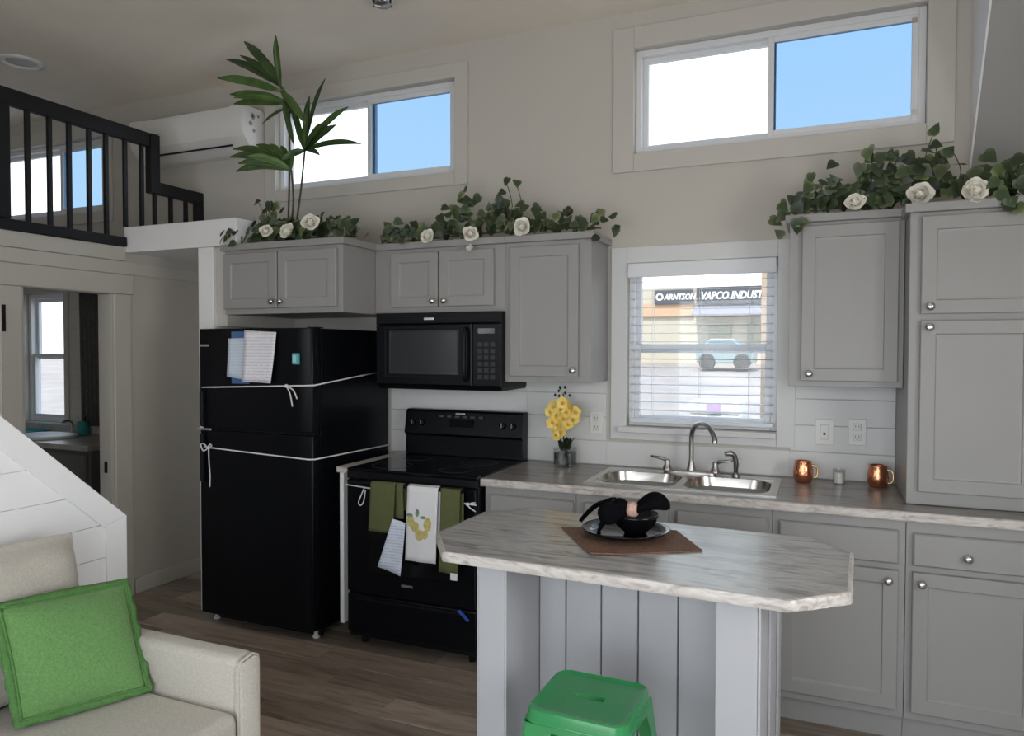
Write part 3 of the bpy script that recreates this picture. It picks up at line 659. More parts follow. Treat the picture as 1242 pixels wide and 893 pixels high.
for k in range(9):
    a = rnd.uniform(0, 6.28); rr = rnd.uniform(.01, .045)
    obj('bud', MB().lathe([(0, -.009), (.006, -.004), (.007, .003), (0, .010)], (ox - .015 + math.cos(a) * rr, oy - .015 + math.sin(a) * .02, 1.285 + rnd.random() * .05), 8), M_DKLEAF, t, smooth=True)

# ------------------------------------------------------------------ window blind
bl = thing('window_blind', (-.36, .01, 1.15), 'white horizontal blind with open slats in the kitchen window', 'blind')
M_BL = mat('blind_white', (0.74, 0.76, 0.80), 0.45)
obj('valance', MB().box(-.728, .006, -.032, -.020, 1.908, 1.982), M_BL, bl, bevel=.004)
obj('headrail', MB().box(-.722, .000, -.019, .028, 1.935, 1.980), M_BL, bl)
sl = mesh('slat', MB().loops([[(x, -.023, -.0006), (x, -.008, .0014), (x, .008, .0014), (x, .023, -.0006), (x, .008, -.0006), (x, -.008, -.0006)] for x in (-.355, .355)]), M_BL)
z = 1.885
while z > 1.20:
    inst('slat', sl, bl, (-.361, .008, z), (R(5), 0, 0)); z -= .0445
obj('bottom_rail', MB().box(-.716, -.004, -.016, .030, 1.150, 1.172), M_BL, bl, bevel=.004)
for xx in (-.60, -.36, -.12):
    obj('ladder_cord', MB().tube([(xx, -.0165, 1.94), (xx, -.0165, 1.172)], .0009, 5).tube([(xx, .033, 1.94), (xx, .033, 1.172)], .0009, 5), M_BL, bl)
obj('tilt_wand', MB().tube([(-.66, -.026, 1.915), (-.66, -.026, 1.40)], .0028, 6), M_BL, bl)

# ================================================================== APPLIANCES
# fridge
fx0, fx1, fy = -2.972, -2.192, -.745
t = thing('refrigerator', (-2.58, -.38, 0), 'black top freezer refrigerator tied with white string', 'refrigerator')
obj('body', MB().box(fx0 + .006, fx1 - .004, -.672, -.03, .045, 1.640), M_BLACK, t, bevel=.006)
def fdoor(name, z0, z1):
    prof = [(fx0, -.680), (fx0, fy + .016), (fx0 + .006, fy + .005), (fx0 + .02, fy)]
    n = 8
    for k in range(1, n): 
        s = k / n; prof.append((fx0 + .02 + (fx1 - fx0 - .04) * s, fy - .006 * math.sin(math.pi * s)))
    prof += [(fx1 - .02, fy), (fx1 - .006, fy + .006), (fx1, fy + .018), (fx1, -.680)]
    return obj(name, MB().prism(prof, 'z', z0, z1), M_BLACK, t, smooth=True, angle=40, bevel=.004)
fd = fdoor('freezer_door', 1.100, 1.642); rd = fdoor('fridge_door', .062, 1.082)
for zz0, zz1, pr, nm in ((1.108, 1.30, fd, 'handle'), (.80, 1.066, rd, 'handle')):
    obj(nm, MB().loops([[(x, y_, zq) for x, y_ in ((fx0 + .022, fy + .004), (fx0 + .026, fy - .020), (fx0 + .044, fy - .022), (fx0 + .050, fy - .001))] for zq in (zz0, zz0 + .01, zz1 - .01, zz1)]), M_BLACK2, pr, bevel=.004)
obj('handle_trim', MB().box(fx0 + .002, fx0 + .10, fy - .012, fy - .002, 1.083, 1.094), M_SILVER, t, bevel=.002)
obj('badge', MB().box(fx0 + .02, fx0 + .08, fy - .0045, fy - .001, 1.545, 1.556), M_SILVER, fd)
obj('seam_gasket', MB().box(fx0 + .01, fx1 - .01, -.72, -.685, 1.082, 1.100), M_BLACK2, t)
obj('toe_grille', MB().box(fx0 + .02, fx1 - .02, -.66, -.64, .012, .055), M_BLACK2, t)
obj('hinge_cover', MB().box(fx1 - .07, fx1 - .01, -.70, -.64, 1.642, 1.648), M_BLACK2, t, bevel=.004)
for xx in (fx0 + .04, fx1 - .05):
    obj('foot', MB().lathe([(.018, .0005), (.020, .012), (.012, .018), (.012, .046)], (xx, -.66, 0), 12), M_PLASTIC, t, smooth=True, angle=40)
for xx in (fx0 + .05, fx1 - .05):
    obj('foot', MB().lathe([(.016, .0005), (.016, .046)], (xx, -.08, 0), 10), M_BLACK2, t)
# strings round the fridge
def string(label, zf, zb, knot, tails):
    s = thing('packing_string', (fx0 + .4, fy, zf[0]), label, 'string', 'white strings round the fridge')
    ydr = lambda x: fy - .0085 - .0062 * math.sin(math.pi * max(0, min(1, (x - fx0 - .02) / (fx1 - fx0 - .04))))
    xs = [fx0 + .036 + (fx1 - fx0 - .056) * i / 14 for i in range(15)]
    def zz_(x): return zf[0] + (zf[1] - zf[0]) * (x - fx0) / (fx1 - fx0)
    p = [(x, ydr(x), zz_(x)) for x in xs] + [(fx1 + .004, fy + .010, zf[1]), (fx1 + .0045, -.40, zf[1] + (zb - zf[1]) * .5), (fx1 + .0045, -.035, zb)]
    obj('band', MB().tube(p, .0042, 6), M_STRING, s, smooth=True)
    kx = knot; ky = ydr(kx) - .006; kz = zz_(kx)
    obj('knot', MB().lathe([(0, -.010), (.009, -.006), (.011, 0), (.009, .006), (0, .010)], (kx, ky, kz), 10), M_STRING, s, smooth=True)
    for tl in tails:
        obj('tail', MB().tube(smoothpath([(kx, ky, kz)] + [(kx + a, ky - .008, kz + b) for a, b in tl], 5), .0036, 6), M_STRING, s, smooth=True)
    return s
string('white string tied round the freezer door', (1.318, 1.345), 1.405, -2.345, [[(.03, -.04), (.045, -.105)], [(.05, -.02), (.075, -.065)]])
string('white string tied round the lower fridge door', (0.992, .962), .955, -2.885, [[(.012, -.08), (.018, -.16), (.014, -.215)], [(-.028, -.018), (-.048, .012), (-.03, .022), (-.005, .006)], [(.03, .012), (.02, .02), (.003, .004)]])
def paper(name, label, m, corners, curl, grp, nx=8, nz=8):
    TL, TR, BR, BL = [Vector(c) for c in corners]
    def f(u, v):
        p = (TL * (1 - u) + TR * u) * (1 - v) + (BL * (1 - u) + BR * u) * v
        p.y -= curl * (4 * (u - .5) ** 2 * .6 + v * v) ; return p
    o = obj(name, MB().grid(f, nx, nz), m, origin=(TL + BR) / 2, smooth=True, solid=.0008, label=label, cat='paper', group=grp)
    return o
paper('paper_sheet', 'pale blue printed sheet behind the white sheet on the freezer', M_PAPERB, [(-2.738, -.757, 1.588), (-2.575, -.757, 1.592), (-2.575, -.757, 1.36), (-2.745, -.757, 1.382)], .006, 'papers on the freezer door')
obj('paper_card', MB().box(-2.722, -2.60, -.7545, -.7525, 1.345, 1.625), M_BLUEP, origin=(-2.66, -.753, 1.36), label='dark blue folder peeking out behind the freezer papers', cat='folder')
paper('paper_sheet', 'white printed sheet in front on the freezer door', M_PAPER, [(-2.617, -.763, 1.630), (-2.405, -.761, 1.620), (-2.435, -.761, 1.352), (-2.628, -.763, 1.358)], .012, 'papers on the freezer door')
mg = thing('fridge_magnet', (-2.285, -.7505, 1.455), 'small teal magnet clip on the freezer door', 'magnet')
obj('body', MB().box(-2.306, -2.264, -.768, -.7505, 1.452, 1.510), M_TEALM, mg, bevel=.005)
obj('face', MB().box(-2.299, -2.276, -.7705, -.768, 1.462, 1.500), mat('pale_teal', (0.35, 0.62, 0.62), .4), mg, bevel=.001)

# range
rx0, rx1 = -2.034, -1.289
t = thing('range', (-1.67, -.35, 0), 'black electric range with backguard and towels on its door', 'range')
obj('body', MB().box(rx0, rx1, -.650, -.022, .045, .905), M_BLACK2, t, bevel=.004)
obj('cooktop', MB().box(rx0 - .001, rx1 + .001, -.668, -.10, .906, .922), M_BLKGLASS, t, bevel=.005)
for (cx, cy, rr) in ((-1.86, -.52, .105), (-1.48, -.52, .085), (-1.86, -.25, .08), (-1.48, -.25, .105)):
    obj('burner_ring', MB().lathe([(rr - .002, 0), (rr, 0), (rr, .0004), (rr - .002, .0004)], (cx, cy, .9222), 32, cap0=False, cap1=False), mat('burner_grey', (.10, .10, .105), .4), t)
obj('front_lip', MB().box(rx0, rx1, -.672, -.65, .868, .9055), M_BLACK2, t, bevel=.004)
bgd = obj('backguard', MB().prism([(-.022, .905), (-.10, .922), (-.098, 1.035), (-.118, 1.045), (-.094, 1.172), (-.080, 1.184), (-.022, 1.184)], 'x', rx0 + .003, rx1 - .001), M_BLACK, t, bevel=.004)
def on_guard(x, z): 
    s = (z - 1.045) / (1.172 - 1.045); return (x, -.118 + .024 * s - .002, z)
kn = mesh('knob', MB().lathe([(.019, 0), (.019, .004), (.016, .018), (.014, .020), (0, .020)], (0, 0, 0), 16, 'y'), M_BLACK2, smooth=True)
mk = mesh('pointer', MB().box(-.0015, .0015, -.0225, -.0202, -.013, .013), mat('pointer_white', (.45, .45, .45), .5))
for xx in (-1.975, -1.915, -1.405, -1.345):
    q = on_guard(xx, 1.108); kk = inst('knob', kn, bgd, q, (R(-11), 0, 0)); OFF[kk.name] = Vector(q); pp = inst('pointer', mk, kk, q)
q = on_guard(-1.66, 1.11)
obj('display', MB().box(-1.735, -1.585, q[1] - .002, q[1] + .004, 1.09, 1.135), M_BLKGLASS, bgd)
for i in range(6):
    for j in range(2):
        obj('button', MB().box(-1.80 + i * .05, -1.775 + i * .05, q[1] - .004, q[1] + .006, 1.062 + j * .082, 1.072 + j * .082), mat('button_grey', (.07, .07, .075), .5), bgd)
obj('badge', MB().box(-1.705, -1.645, -.0975, -.090, 1.160, 1.170), M_SILVER, bgd, bevel=.002)
od = obj('oven_door', MB().box(rx0 + .003, rx1 - .003, -.677, -.652, .285, .864), M_BLACK, t, bevel=.008)
obj('oven_window', MB().box(rx0 + .13, rx1 - .13, -.6795, -.676, .40, .70), M_BLKGLASS, od, bevel=.002)
obj('badge', MB().box(-1.705, -1.640, -.6795, -.676, .345, .357), M_SILVER, od)
hb = MB().tube([(rx0 + .05, -.728, .862), (rx1 - .05, -.728, .862)], .011, 12)
hh = obj('handle', hb, M_BLACK2, od, smooth=True, angle=50)
for xx in (rx0 + .075, rx1 - .075): obj('handle_bracket', MB().box(xx - .012, xx + .012, -.728, -.675, .852, .872), M_BLACK2, hh, bevel=.003)
dr = obj('storage_drawer', MB().box(rx0 + .003, rx1 - .003, -.675, -.652, .075, .275), M_BLACK, t, bevel=.008)
obj('drawer_grip', MB().box(rx0 + .06, rx1 - .06, -.684, -.674, .248, .262), M_BLACK2, dr, bevel=.003)
for xx in (rx0 + .06, rx1 - .06):
    for yy in (-.60, -.08): obj('foot', MB().lathe([(.016, .0005), (.016, .046)], (xx, yy, 0), 10), M_BLACK2, t)
obj('tape_strip', MB().prism([(-1.388, .272), (-1.372, .283), (-1.322, .236), (-1.332, .226)], 'y', -.6885, -.6855), M_BLUETAPE, origin=(-1.35, -.697, .25), label='short strip of blue tape on the range drawer', cat='tape')
st_ = thing('packing_string', (-1.66, -.70, .80), 'white string tied across the oven door', 'string', 'string on the range')
obj('band', MB().tube([(rx0 - .004, -.68, .842), (rx0 + .02, -.697, .838), (-1.60, -.699, .815), (-1.32, -.698, .797), (rx1 + .004, -.688, .793)], .0035, 6), M_STRING, st_, smooth=True)
obj('knot', MB().lathe([(0, -.009), (.008, -.005), (.010, 0), (.008, .005), (0, .009)], (-1.325, -.702, .797), 10), M_STRING, st_, smooth=True)
for tl in ([(-1.325, -.706, .797), (-1.300, -.710, .806), (-1.283, -.70, .808)], [(-1.325, -.706, .797), (-1.305, -.712, .782), (-1.282, -.70, .765)]):
    obj('tail', MB().tube(smoothpath(tl, 4), .003, 6), M_STRING, st_, smooth=True)
obj('loop', MB().tube(smoothpath([(-1.905, -.702, .835), (-1.925, -.706, .79), (-1.938, -.708, .755), (-1.925, -.708, .742), (-1.908, -.706, .765), (-1.900, -.703, .82)], 5), .003, 6), M_STRING, st_, smooth=True)
# towels over the handle
def towel(label, x0, x1, zbot, zback, m, skew=0.0, y=-.728, r=.0145, wav=.004, grp='towels on the oven door'):
    L1 = .862 - zbot; L2 = .862 - zback; arc = math.pi * r; T = L1 + arc + L2
    def f(u, v):
        s = v * T; x = x0 + (x1 - x0) * u
        wv = wav * math.sin(u * 9 + v * 2) 
        if s < L1:
            zz = zbot + s; k = (L1 - s) / L1; return (x + skew * k, y - r + wv * k - .002 * k, zz)
        if s < L1 + arc:
            a = (s - L1) / r; return (x, y - r * math.cos(a), .862 + r * math.sin(a))
        d = s - L1 - arc; return (x + .004, min(y + r + wv * .4, -.6915), .862 - d)
    tw = obj('kitchen_towel', MB().grid(f, 10, 26), m, origin=((x0 + x1) / 2, y, zbot), smooth=True, solid=.004, label=label, cat='towel', group=grp)
    return tw, f
towel('short folded olive green towel at the left of the oven handle', -1.842, -1.700, .628, .70, M_TOWELG, -.012)
towel('narrow olive green towel edge beside the left folded towel', -1.694, -1.656, .705, .74, M_TOWELG, .004)
tw, f = towel('white towel printed with lemons on the oven handle', -1.630, -1.462, .505, .60, M_TOWELW, -.012, wav=.003)
twr, _ = towel('long olive green towel right of the lemon towel', -1.446, -1.343, .470, .56, M_TOWELG, -.012)
OFFt = OFF[tw.name]
for i, (u, zc, a, bq) in enumerate(((.14, .700, .020, .030), (.30, .672, .023, .028), (.70, .690, .021, .033), (.45, .636, .024, .028), (.62, .640, .018, .022))):
    T_ = (.862 - .505) + math.pi * .0145 + (.862 - .60)
    vs = []
    for k in range(14):
        an = 2 * math.pi * k / 14; uu = u + a * math.cos(an) / .168; zq = zc + bq * math.sin(an) * (1 + .1 * math.cos(an))
        p = Vector(f(uu, (zq - .505) / T_)); p.y -= .0026; vs.append(p)
    obj('lemon_print', MB().add(vs, [tuple(range(14))]), M_LEMON, tw, solid=.0004)
for (u, zc, a, bq) in ((.36, .742, .011, .020), (.10, .728, .020, .009), (.56, .722, .014, .008)):
    vs = []
    for k in range(10):
        an = 2 * math.pi * k / 10; p = Vector(f(u + a * math.cos(an) / .168, (zc + bq * math.sin(an) - .505) / T_)); p.y -= .0026; vs.append(p)
    obj('leaf_print', MB().add(vs, [tuple(range(10))]), M_LEAFPR, tw, solid=.0004)
obj('hem', MB().box(-1.392, -1.355, -.750, -.747, .440, .474), M_TOWELW, twr, bevel=.001)
paper('care_leaflet', 'curled pale blue printed leaflet hanging below the towels', M_LEAFLET, [(-1.704, -.756, .705), (-1.631, -.756, .690), (-1.656, -.752, .430), (-1.786, -.752, .462)], .010, 'leaflet')
# filler panel
t = thing('filler_panel', (-2.09, -.3, 0), 'narrow white end panel with worktop strip between fridge and range', 'panel')
obj('panel', MB().box(-2.092, -2.068, -.655, -.012, .10, .889), M_WHITE, t, bevel=.002)
obj('plinth', MB().box(-2.091, -2.069, -.50, -.012, .001, .099), M_BLACK2, t)
obj('strip', MB().box(-2.108, -2.044, -.662, -.012, .890, .921), M_EDGE, t, bevel=.004)

# microwave
mx0, mx1, mz0, mz1, my = -2.062, -1.304, 1.322, 1.729, -.362
t = thing('microwave', (-1.68, -.2, mz0), 'black over the range microwave', 'microwave')
obj('body', MB().box(mx0, mx1, my + .028, -.010, mz0 + .012, mz1), M_BLACK2, t, bevel=.003)
obj('base_vent', MB().loops([[(mx0, my + .012, mz0 + .014), (mx1, my + .012, mz0 + .014), (mx1, -.012, mz0 + .014), (mx0, -.012, mz0 + .014)], [(mx0 + .01, my + .03, mz0 - .008), (mx1 - .01, my + .03, mz0 - .008), (mx1 - .004, -.014, mz0 - .004), (mx0 + .004, -.014, mz0 - .004)]]), M_BLACK2, t)
px_ = -1.470
md = obj('door', MB().panel(mx0, px_ - .002, mz0 + .016, mz1 - .062, my, [(0, .028), (0, .006), (.006, 0)]), M_BLACK, t)
obj('window', MB().panel(mx0 + .085, px_ - .075, mz0 + .075, mz1 - .095, my - .0006, [(0, .004), (.001, 0), (.012, .0005)]), M_DARKGLASS, md)
obj('window_frame', MB().ring_frame(mx0 + .055, px_ - .055, mz0 + .055, mz1 - .075, .012, my - .003, my + .002), M_BLACK2, md, bevel=.002)
hd = obj('handle', MB().tube(smoothpath([(px_ - .032, my, mz0 + .045), (px_ - .030, my - .030, mz0 + .07), (px_ - .028, my - .036, mz0 + .17), (px_ - .030, my - .030, mz1 - .11), (px_ - .032, my, mz1 - .085)], 5), .010, 10), M_BLACK2, md, smooth=True)
cp = obj('control_panel', MB().panel(px_ + .002, mx1, mz0 + .016, mz1 - .062, my, [(0, .028), (0, .005), (.005, 0)]), M_BLACK, t)
obj('display', MB().box(px_ + .035, mx1 - .035, my - .0012, my + .002, mz1 - .115, mz1 - .088), mat('lcd', (.03, .035, .035), .15), cp)
bt = mat('button_dim', (.014, .014, .016), .4)
for i in range(3):
    for j in range(6):
        obj('button', MB().box(px_ + .034 + i * .036, px_ + .060 + i * .036, my - .0012, my + .002, mz0 + .055 + j * .034, mz0 + .077 + j * .034), bt, cp)
vg = obj('vent_grille', MB().panel(mx0, mx1, mz1 - .060, mz1, my, [(0, .028), (0, .005), (.005, 0)]), M_BLACK2, t)
for j in range(3): obj('louvre', MB().box(mx0 + .03, mx1 - .03, my - .003, my + .003, mz1 - .048 + j * .014, mz1 - .043 + j * .014), M_BLACK2, vg)
obj('badge', MB().box(-1.755, -1.695, my - .0045, my, mz1 - .040, mz1 - .028), M_SILVER, vg, bevel=.001)

# split air conditioner
t = thing('air_conditioner', (-3.62, -.1, 2.79), 'white split air conditioner on the wall beside the loft', 'air conditioner')
prof = [(-.001, 2.80), (-.075, 2.802), (-.135, 2.83), (-.185, 2.885), (-.205, 2.95), (-.205, 3.04), (-.195, 3.066), (-.16, 3.075), (-.001, 3.078)]
obj('body', MB().prism(prof, 'x', -4.04, -3.262), M_ACPL, t, smooth=True, angle=25)
def inflate(p, s): return [(-.001 if q[0] > -.002 else q[0] - s, q[1] + (s if q[1] > 2.95 else -s)) for q in p]
for xa, xb in ((-3.262, -3.155), (-4.14, -4.04)):
    cap = obj('end_cap', MB().loops([[(x, y_, z_) for y_, z_ in inflate(prof, s)] for x, s in ((xa, .004), (xb - .02, .004), (xb - .004, .0), (xb, -.012))]), M_ACPL, t, smooth=True, angle=25)
    if xa > -3.5:
        for (yy, zz, rr) in ((-.11, 3.02, .022), (-.13, 2.97, .016), (-.10, 2.93, .012), (-.06, 3.03, .010), (-.055, 2.85, .008)):
            obj('screw_boss', MB().lathe([(rr, 0), (rr * .8, .003), (rr * .45, .003), (rr * .3, -.003), (0, -.003)], (xb, yy, zz), 12, 'x'), mat('grey_plastic', (.32, .32, .31), .5), cap, smooth=True, angle=30)
obj('flap', MB().loops([[(x, -.084, 2.8015), (x, -.142, 2.830), (x, -.146, 2.824), (x, -.086, 2.796)] for x in (-4.0, -3.285)]), M_ACPL, t)
obj('outlet_gap', MB().loops([[(x, -.1455, 2.8365), (x, -.152, 2.844), (x, -.156, 2.842), (x, -.149, 2.833)] for x in (-4.0, -3.285)]), M_RAIL, t)
obj('display', MB().box(-3.90, -3.86, -.207, -.204, 2.955, 2.963), mat('grey_plastic', (.32, .32, .31), .5), t)

# ================================================================== ISLAND
IC = Vector((-.335, -1.535, 0))
isl = thing('kitchen_island', IC, 'grey kitchen island with chamfered weathered top and plank panel', 'island')
def ish(*b): return (b[0] + IC.x, b[1] + IC.x, b[2] + IC.y, b[3] + IC.y, b[4], b[5])
M_ISL = mat('island_paint', (0.41, 0.41, 0.435), 0.45)
def post(xa, xb):
    p = obj('side_panel', MB().box(*ish(xa, xb, -.262, .28, .001, .882)), M_ISL, isl, bevel=.003)
    return p
pl_ = post(-.402, -.312); pr_ = post(.313, .420)
for y0_, y1_ in ((-.262, -.10), (-.03, .13), (.20, .28)):
    obj('side_batten', MB().box(*ish(.4205, .428, y0_ + .004, y1_ - .004, .001, .88)), M_ISL, pr_, bevel=.002)
    obj('side_batten', MB().box(*ish(-.410, -.4025, y0_ + .004, y1_ - .004, .001, .88)), M_ISL, pl_, bevel=.002)
obj('inner_batten', MB().box(*ish(-.3115, -.306, -.262, -.13, .001, .882)), M_ISL, pl_, bevel=.002)
xs = [-.3115, -.216, -.094, .028, .154, .3125]
for a, b in zip(xs[:-1], xs[1:]):
    obj('plank', MB().panel(IC.x + a + .0011, IC.x + b - .0011, .002, .882, IC.y + .000, [(0, .014), (.001, .003), (.0022, 0)]), M_ISL, isl)
obj('backing', MB().box(*ish(-.3115, .3125, .016, .03, .001, .882)), mat('island_gap', (.10, .10, .11), .7), isl)
obj('back_panel', MB().box(*ish(-.3115, .3125, .262, .279, .001, .882)), M_ISL, isl)
hx, hy, ch = .640, .358, .135; hf = .326
out = [(-hx + .006, -hf + ch * 1.42), (-hx + ch * 1.08, -hf), (hx - ch, -hf), (hx, -hf + ch), (hx, hy - ch), (hx - ch, hy), (-hx + ch, hy), (-hx, hy - ch)]
# subdivide the outline so the rough edge can wander
ol = []
rr = random.Random(3)
for i in range(len(out)):
    a, b = Vector(out[i]), Vector(out[(i + 1) % len(out)]); n = max(2, int((b - a).length / .018))
    for k in range(n): ol.append(a + (b - a) * k / n)
def rim(z, ins, jit):
    res = []
    for p in ol:
        q = p * (1 - ins / max(p.length, .3)); jj = jit * (2.2 if (p.x > .45 and p.y < -.1) else .5)
        res.append((IC.x + q.x + rr.uniform(-jj, jj), IC.y + q.y + rr.uniform(-jj, jj), z))
    return res
it = obj('top', MB().loops([rim(.884, .010, 0), rim(.9142, .010, 0)]), M_ISTOP, isl)
obj('edge_band', MB().loops([rim(.8835, .012, 0), rim(.8835, .002, .001), rim(.888, .000, .002), rim(.898, .001, .002), rim(.909, .001, .0015), rim(.9135, .004, .0008), rim(.9146, .012, 0)], False, False), M_EDGE, it, smooth=True, angle=50)
isl.rotation_euler.z = R(-2.6)
# place setting on the island
zt = .9148
P4 = [(-.607, -1.412), (-.411, -1.708), (-.112, -1.522), (-.232, -1.303)]
def pmf(u, v, z0=zt + .0008):
    a = Vector(P4[0]) * (1 - u) + Vector(P4[3]) * u; b = Vector(P4[1]) * (1 - u) + Vector(P4[2]) * u
    p = a * (1 - v) + b * v; lift = .007 * max(0, v - .8) * 5 * max(0, .25 - u) * 4
    return (p.x, p.y, z0 + lift)
pmob = MB().grid(lambda u, v: pmf(u, v, zt + .0045), 14, 12)
n0 = len(pmob.v); pmob.grid(lambda u, v: pmf(u, v, zt + .0006), 14, 12)
edge = [i for i in range(15)] + [15 * j + 14 for j in range(1, 13)] + [15 * 12 + i for i in range(13, -1, -1)] + [15 * j for j in range(11, 0, -1)]
for i in range(len(edge)):
    a, b = edge[i], edge[(i + 1) % len(edge)]; pmob.f.append((a, b, b + n0, a + n0))
obj('placemat', pmob, M_MAT, origin=(-.34, -1.49, zt), label='brown woven placemat on the island', cat='placemat')
pc = Vector((-.372, -1.445, zt + .0048))
def dish(name, label, cat, c, prof, m):
    return obj(name, MB().lathe(prof, c, 40, cap1=False), m, origin=c, smooth=True, label=label, cat=cat)
dish('dinner_plate', 'glossy black dinner plate on the placemat', 'plate', pc, [(.075, .0005), (.082, .002), (.118, .010), (.141, .024), (.1445, .0275), (.1415, .0285), (.116, .016), (.085, .0075), (0, .0065)], M_CERAM)
bc = Vector((-.345, -1.425, pc.z + .0072))
dish('bowl', 'small glossy black bowl on the plate', 'bowl', bc, [(.035, .0005), (.038, .006), (.062, .026), (.076, .056), (.0785, .066), (.076, .066), (.055, .030), (.034, .010), (0, .008)], M_CERAM)
nk = thing('napkin', (-.36, -1.44, bc.z + .06), 'black cloth napkin fanned through a ring on the bowl', 'napkin')
RC = Vector((-.345, -1.452, 1.000))
def lobe(c, ax, L, wid, th, droop, fold, seed):
    # a soft gathered lobe of cloth: narrow at the ring, full in the middle, rounded at the end
    ax = Vector(ax).normalized(); up = Vector((0, 0, 1)); sd = ax.cross(up).normalized(); up = sd.cross(ax)
    mb = MB(); rings = []
    for i in range(13):
        v = i / 12; prof = (.22 + .78 * math.sin(math.pi * min(1, v * .80 + .06)) ** .8) * (1 - max(0, v - .86) ** 2 * 30)
        cc = Vector(c) + ax * (L * v) + Vector((0, 0, -droop * v * v * L + .30 * L * math.sin(math.pi * v * .8)))
        ring = []
        for k in range(20):
            a = 2 * math.pi * k / 20; f = 1 + fold * math.sin(3 * a + seed + v * 2)
            ring.append(cc + sd * (wid * prof * math.cos(a) * f) + up * (th * prof * math.sin(a) * f))
        rings.append(ring)
    return mb.loops(rings)
obj('napkin_wing', lobe(RC, (-1, -.12, .05), .118, .050, .030, .85, .10, 1.0), M_NAPKIN, nk, smooth=True)
obj('napkin_wing', lobe(RC + Vector((0, 0, .006)), (1, .22, .0), .118, .052, .028, .0, .06, 2.2), M_NAPKIN, nk, smooth=True)
def tail(u, v):
    w = (u - .5) * (.080 - .060 * v)
    return (RC.x - .075 - .090 * v + .3 * w, RC.y - .020 - .02 * v + w, RC.z + .036 - .070 * v ** 1.7 + .005 * math.sin(u * 9))
obj('napkin_tail', MB().grid(tail, 8, 10), M_NAPKIN, nk, smooth=True, solid=.005)
obj('napkin_drape', lobe(RC + Vector((-.035, -.018, .016)), (-.50, -.38, -.62), .098, .050, .036, -.1, .12, .4), M_NAPKIN, nk, smooth=True)
obj('napkin_ring', MB().lathe([(.018, -.018), (.024, -.012), (.026, 0), (.024, .012), (.018, .018)], RC + Vector((0, -.012, .012)), 16, 'x'), M_RING, nk, smooth=True)

# ------------------------------------------------------------------ green metal stool
sc_ = Vector((-.340, -1.945, 0)); ST = .612
s = thing('metal_stool', sc_, 'green enamelled metal counter stool tucked at the island', 'stool')
def sq(hw, r, z, hx=None): return rrect(sc_.x - hw, sc_.x + hw, sc_.y - hw, sc_.y + hw, r, z, 6)
h = .134
# seat top with slot hole: ring of quads between slot outline and inner rounded square
slot = []
nn = 28
seat_in = sq(h - .016, .030, ST - .004)
def slot_pt(a):
    cx = max(-.030, min(.030, .05 * math.cos(a))); 
    return (sc_.x + (.030 if math.cos(a) > 0 else -.030) + .014 * math.cos(a), sc_.y + .015 * math.sin(a))
m_ = MB()
ang = [math.atan2(p[1] - sc_.y, p[0] - sc_.x) for p in seat_in]
ri = [(*slot_pt(a), ST - .0045) for a in ang]
m_.loops([[(p[0], p[1], ST - .020) for p in ri], ri, [(sc_.x + (p[0] - sc_.x) * .9, sc_.y + (p[1] - sc_.y) * .9, ST - .0055) for p in seat_in], seat_in, sq(h - .008, .034, ST), sq(h - .002, .038, ST - .003), sq(h, .040, ST - .012), sq(h + .004, .042, ST - .050), sq(h + .001, .040, ST - .050), sq(h - .003, .038, ST - .014)], False, False)
obj('seat', m_, M_STOOL, s, smooth=True, angle=40)
obj('skirt_rib', MB().loops([sq(h + .0015, .0405, ST - .028), sq(h + .006, .043, ST - .031), sq(h + .0025, .041, ST - .034)], False, False), M_STOOL, s, smooth=True)
for (ax, ay) in ((-1, -1), (1, -1), (1, 1), (-1, 1)):
    def corner(z, w, o):
        cx, cy = sc_.x + ax * (h + o), sc_.y + ay * (h + o); r_ = .012
        P = [(cx, cy - ay * w), (cx, cy - ay * r_), (cx - ax * r_ * .3, cy - ay * r_ * .3), (cx - ax * r_, cy), (cx - ax * w, cy), (cx - ax * w, cy - ay * .003), (cx - ax * .006, cy - ay * .006), (cx - ax * .003, cy - ay * w)]
        return [(p[0], p[1], z) for p in P]
    obj('leg', MB().loops([corner(ST - .035, .085, .003), corner(ST - .10, .060, .010), corner(ST - .22, .046, .024), corner(.012, .032, .058)]), M_STOOL, s)
    fx, fy_ = sc_.x + ax * (h + .050), sc_.y + ay * (h + .050)
    obj('foot', MB().box(fx - .020, fx + .014, fy_ - .020, fy_ + .014, .0005, .0118) if False else MB().box(min(fx - ax * .03, fx + ax * .012), max(fx - ax * .03, fx + ax * .012), min(fy_ - ay * .03, fy_ + ay * .012), max(fy_ - ay * .03, fy_ + ay * .012), .0005, .014), M_BLACK2, s, bevel=.003)
o_ = h + .036
for (a, b, c_, d) in ((-o_, o_, -o_ + .002, -o_ + .012), (-o_, o_, o_ - .012, o_ - .002), (-o_ + .002, -o_ + .012, -o_, o_), (o_ - .012, o_ - .002, -o_, o_)):
    obj('footrest', MB().box(sc_.x + a, sc_.x + b, sc_.y + c_, sc_.y + d, .215, .238), M_STOOL, s, bevel=.003)
for ax in (-1, 1):
    obj('brace', MB().tube([(sc_.x - ax * (h - .01), sc_.y - (h - .01), ST - .06), (sc_.x + ax * (h - .01), sc_.y + (h - .01), ST - .075)], .006, 6), M_STOOL, s)
s.rotation_euler.z = R(-1.5)

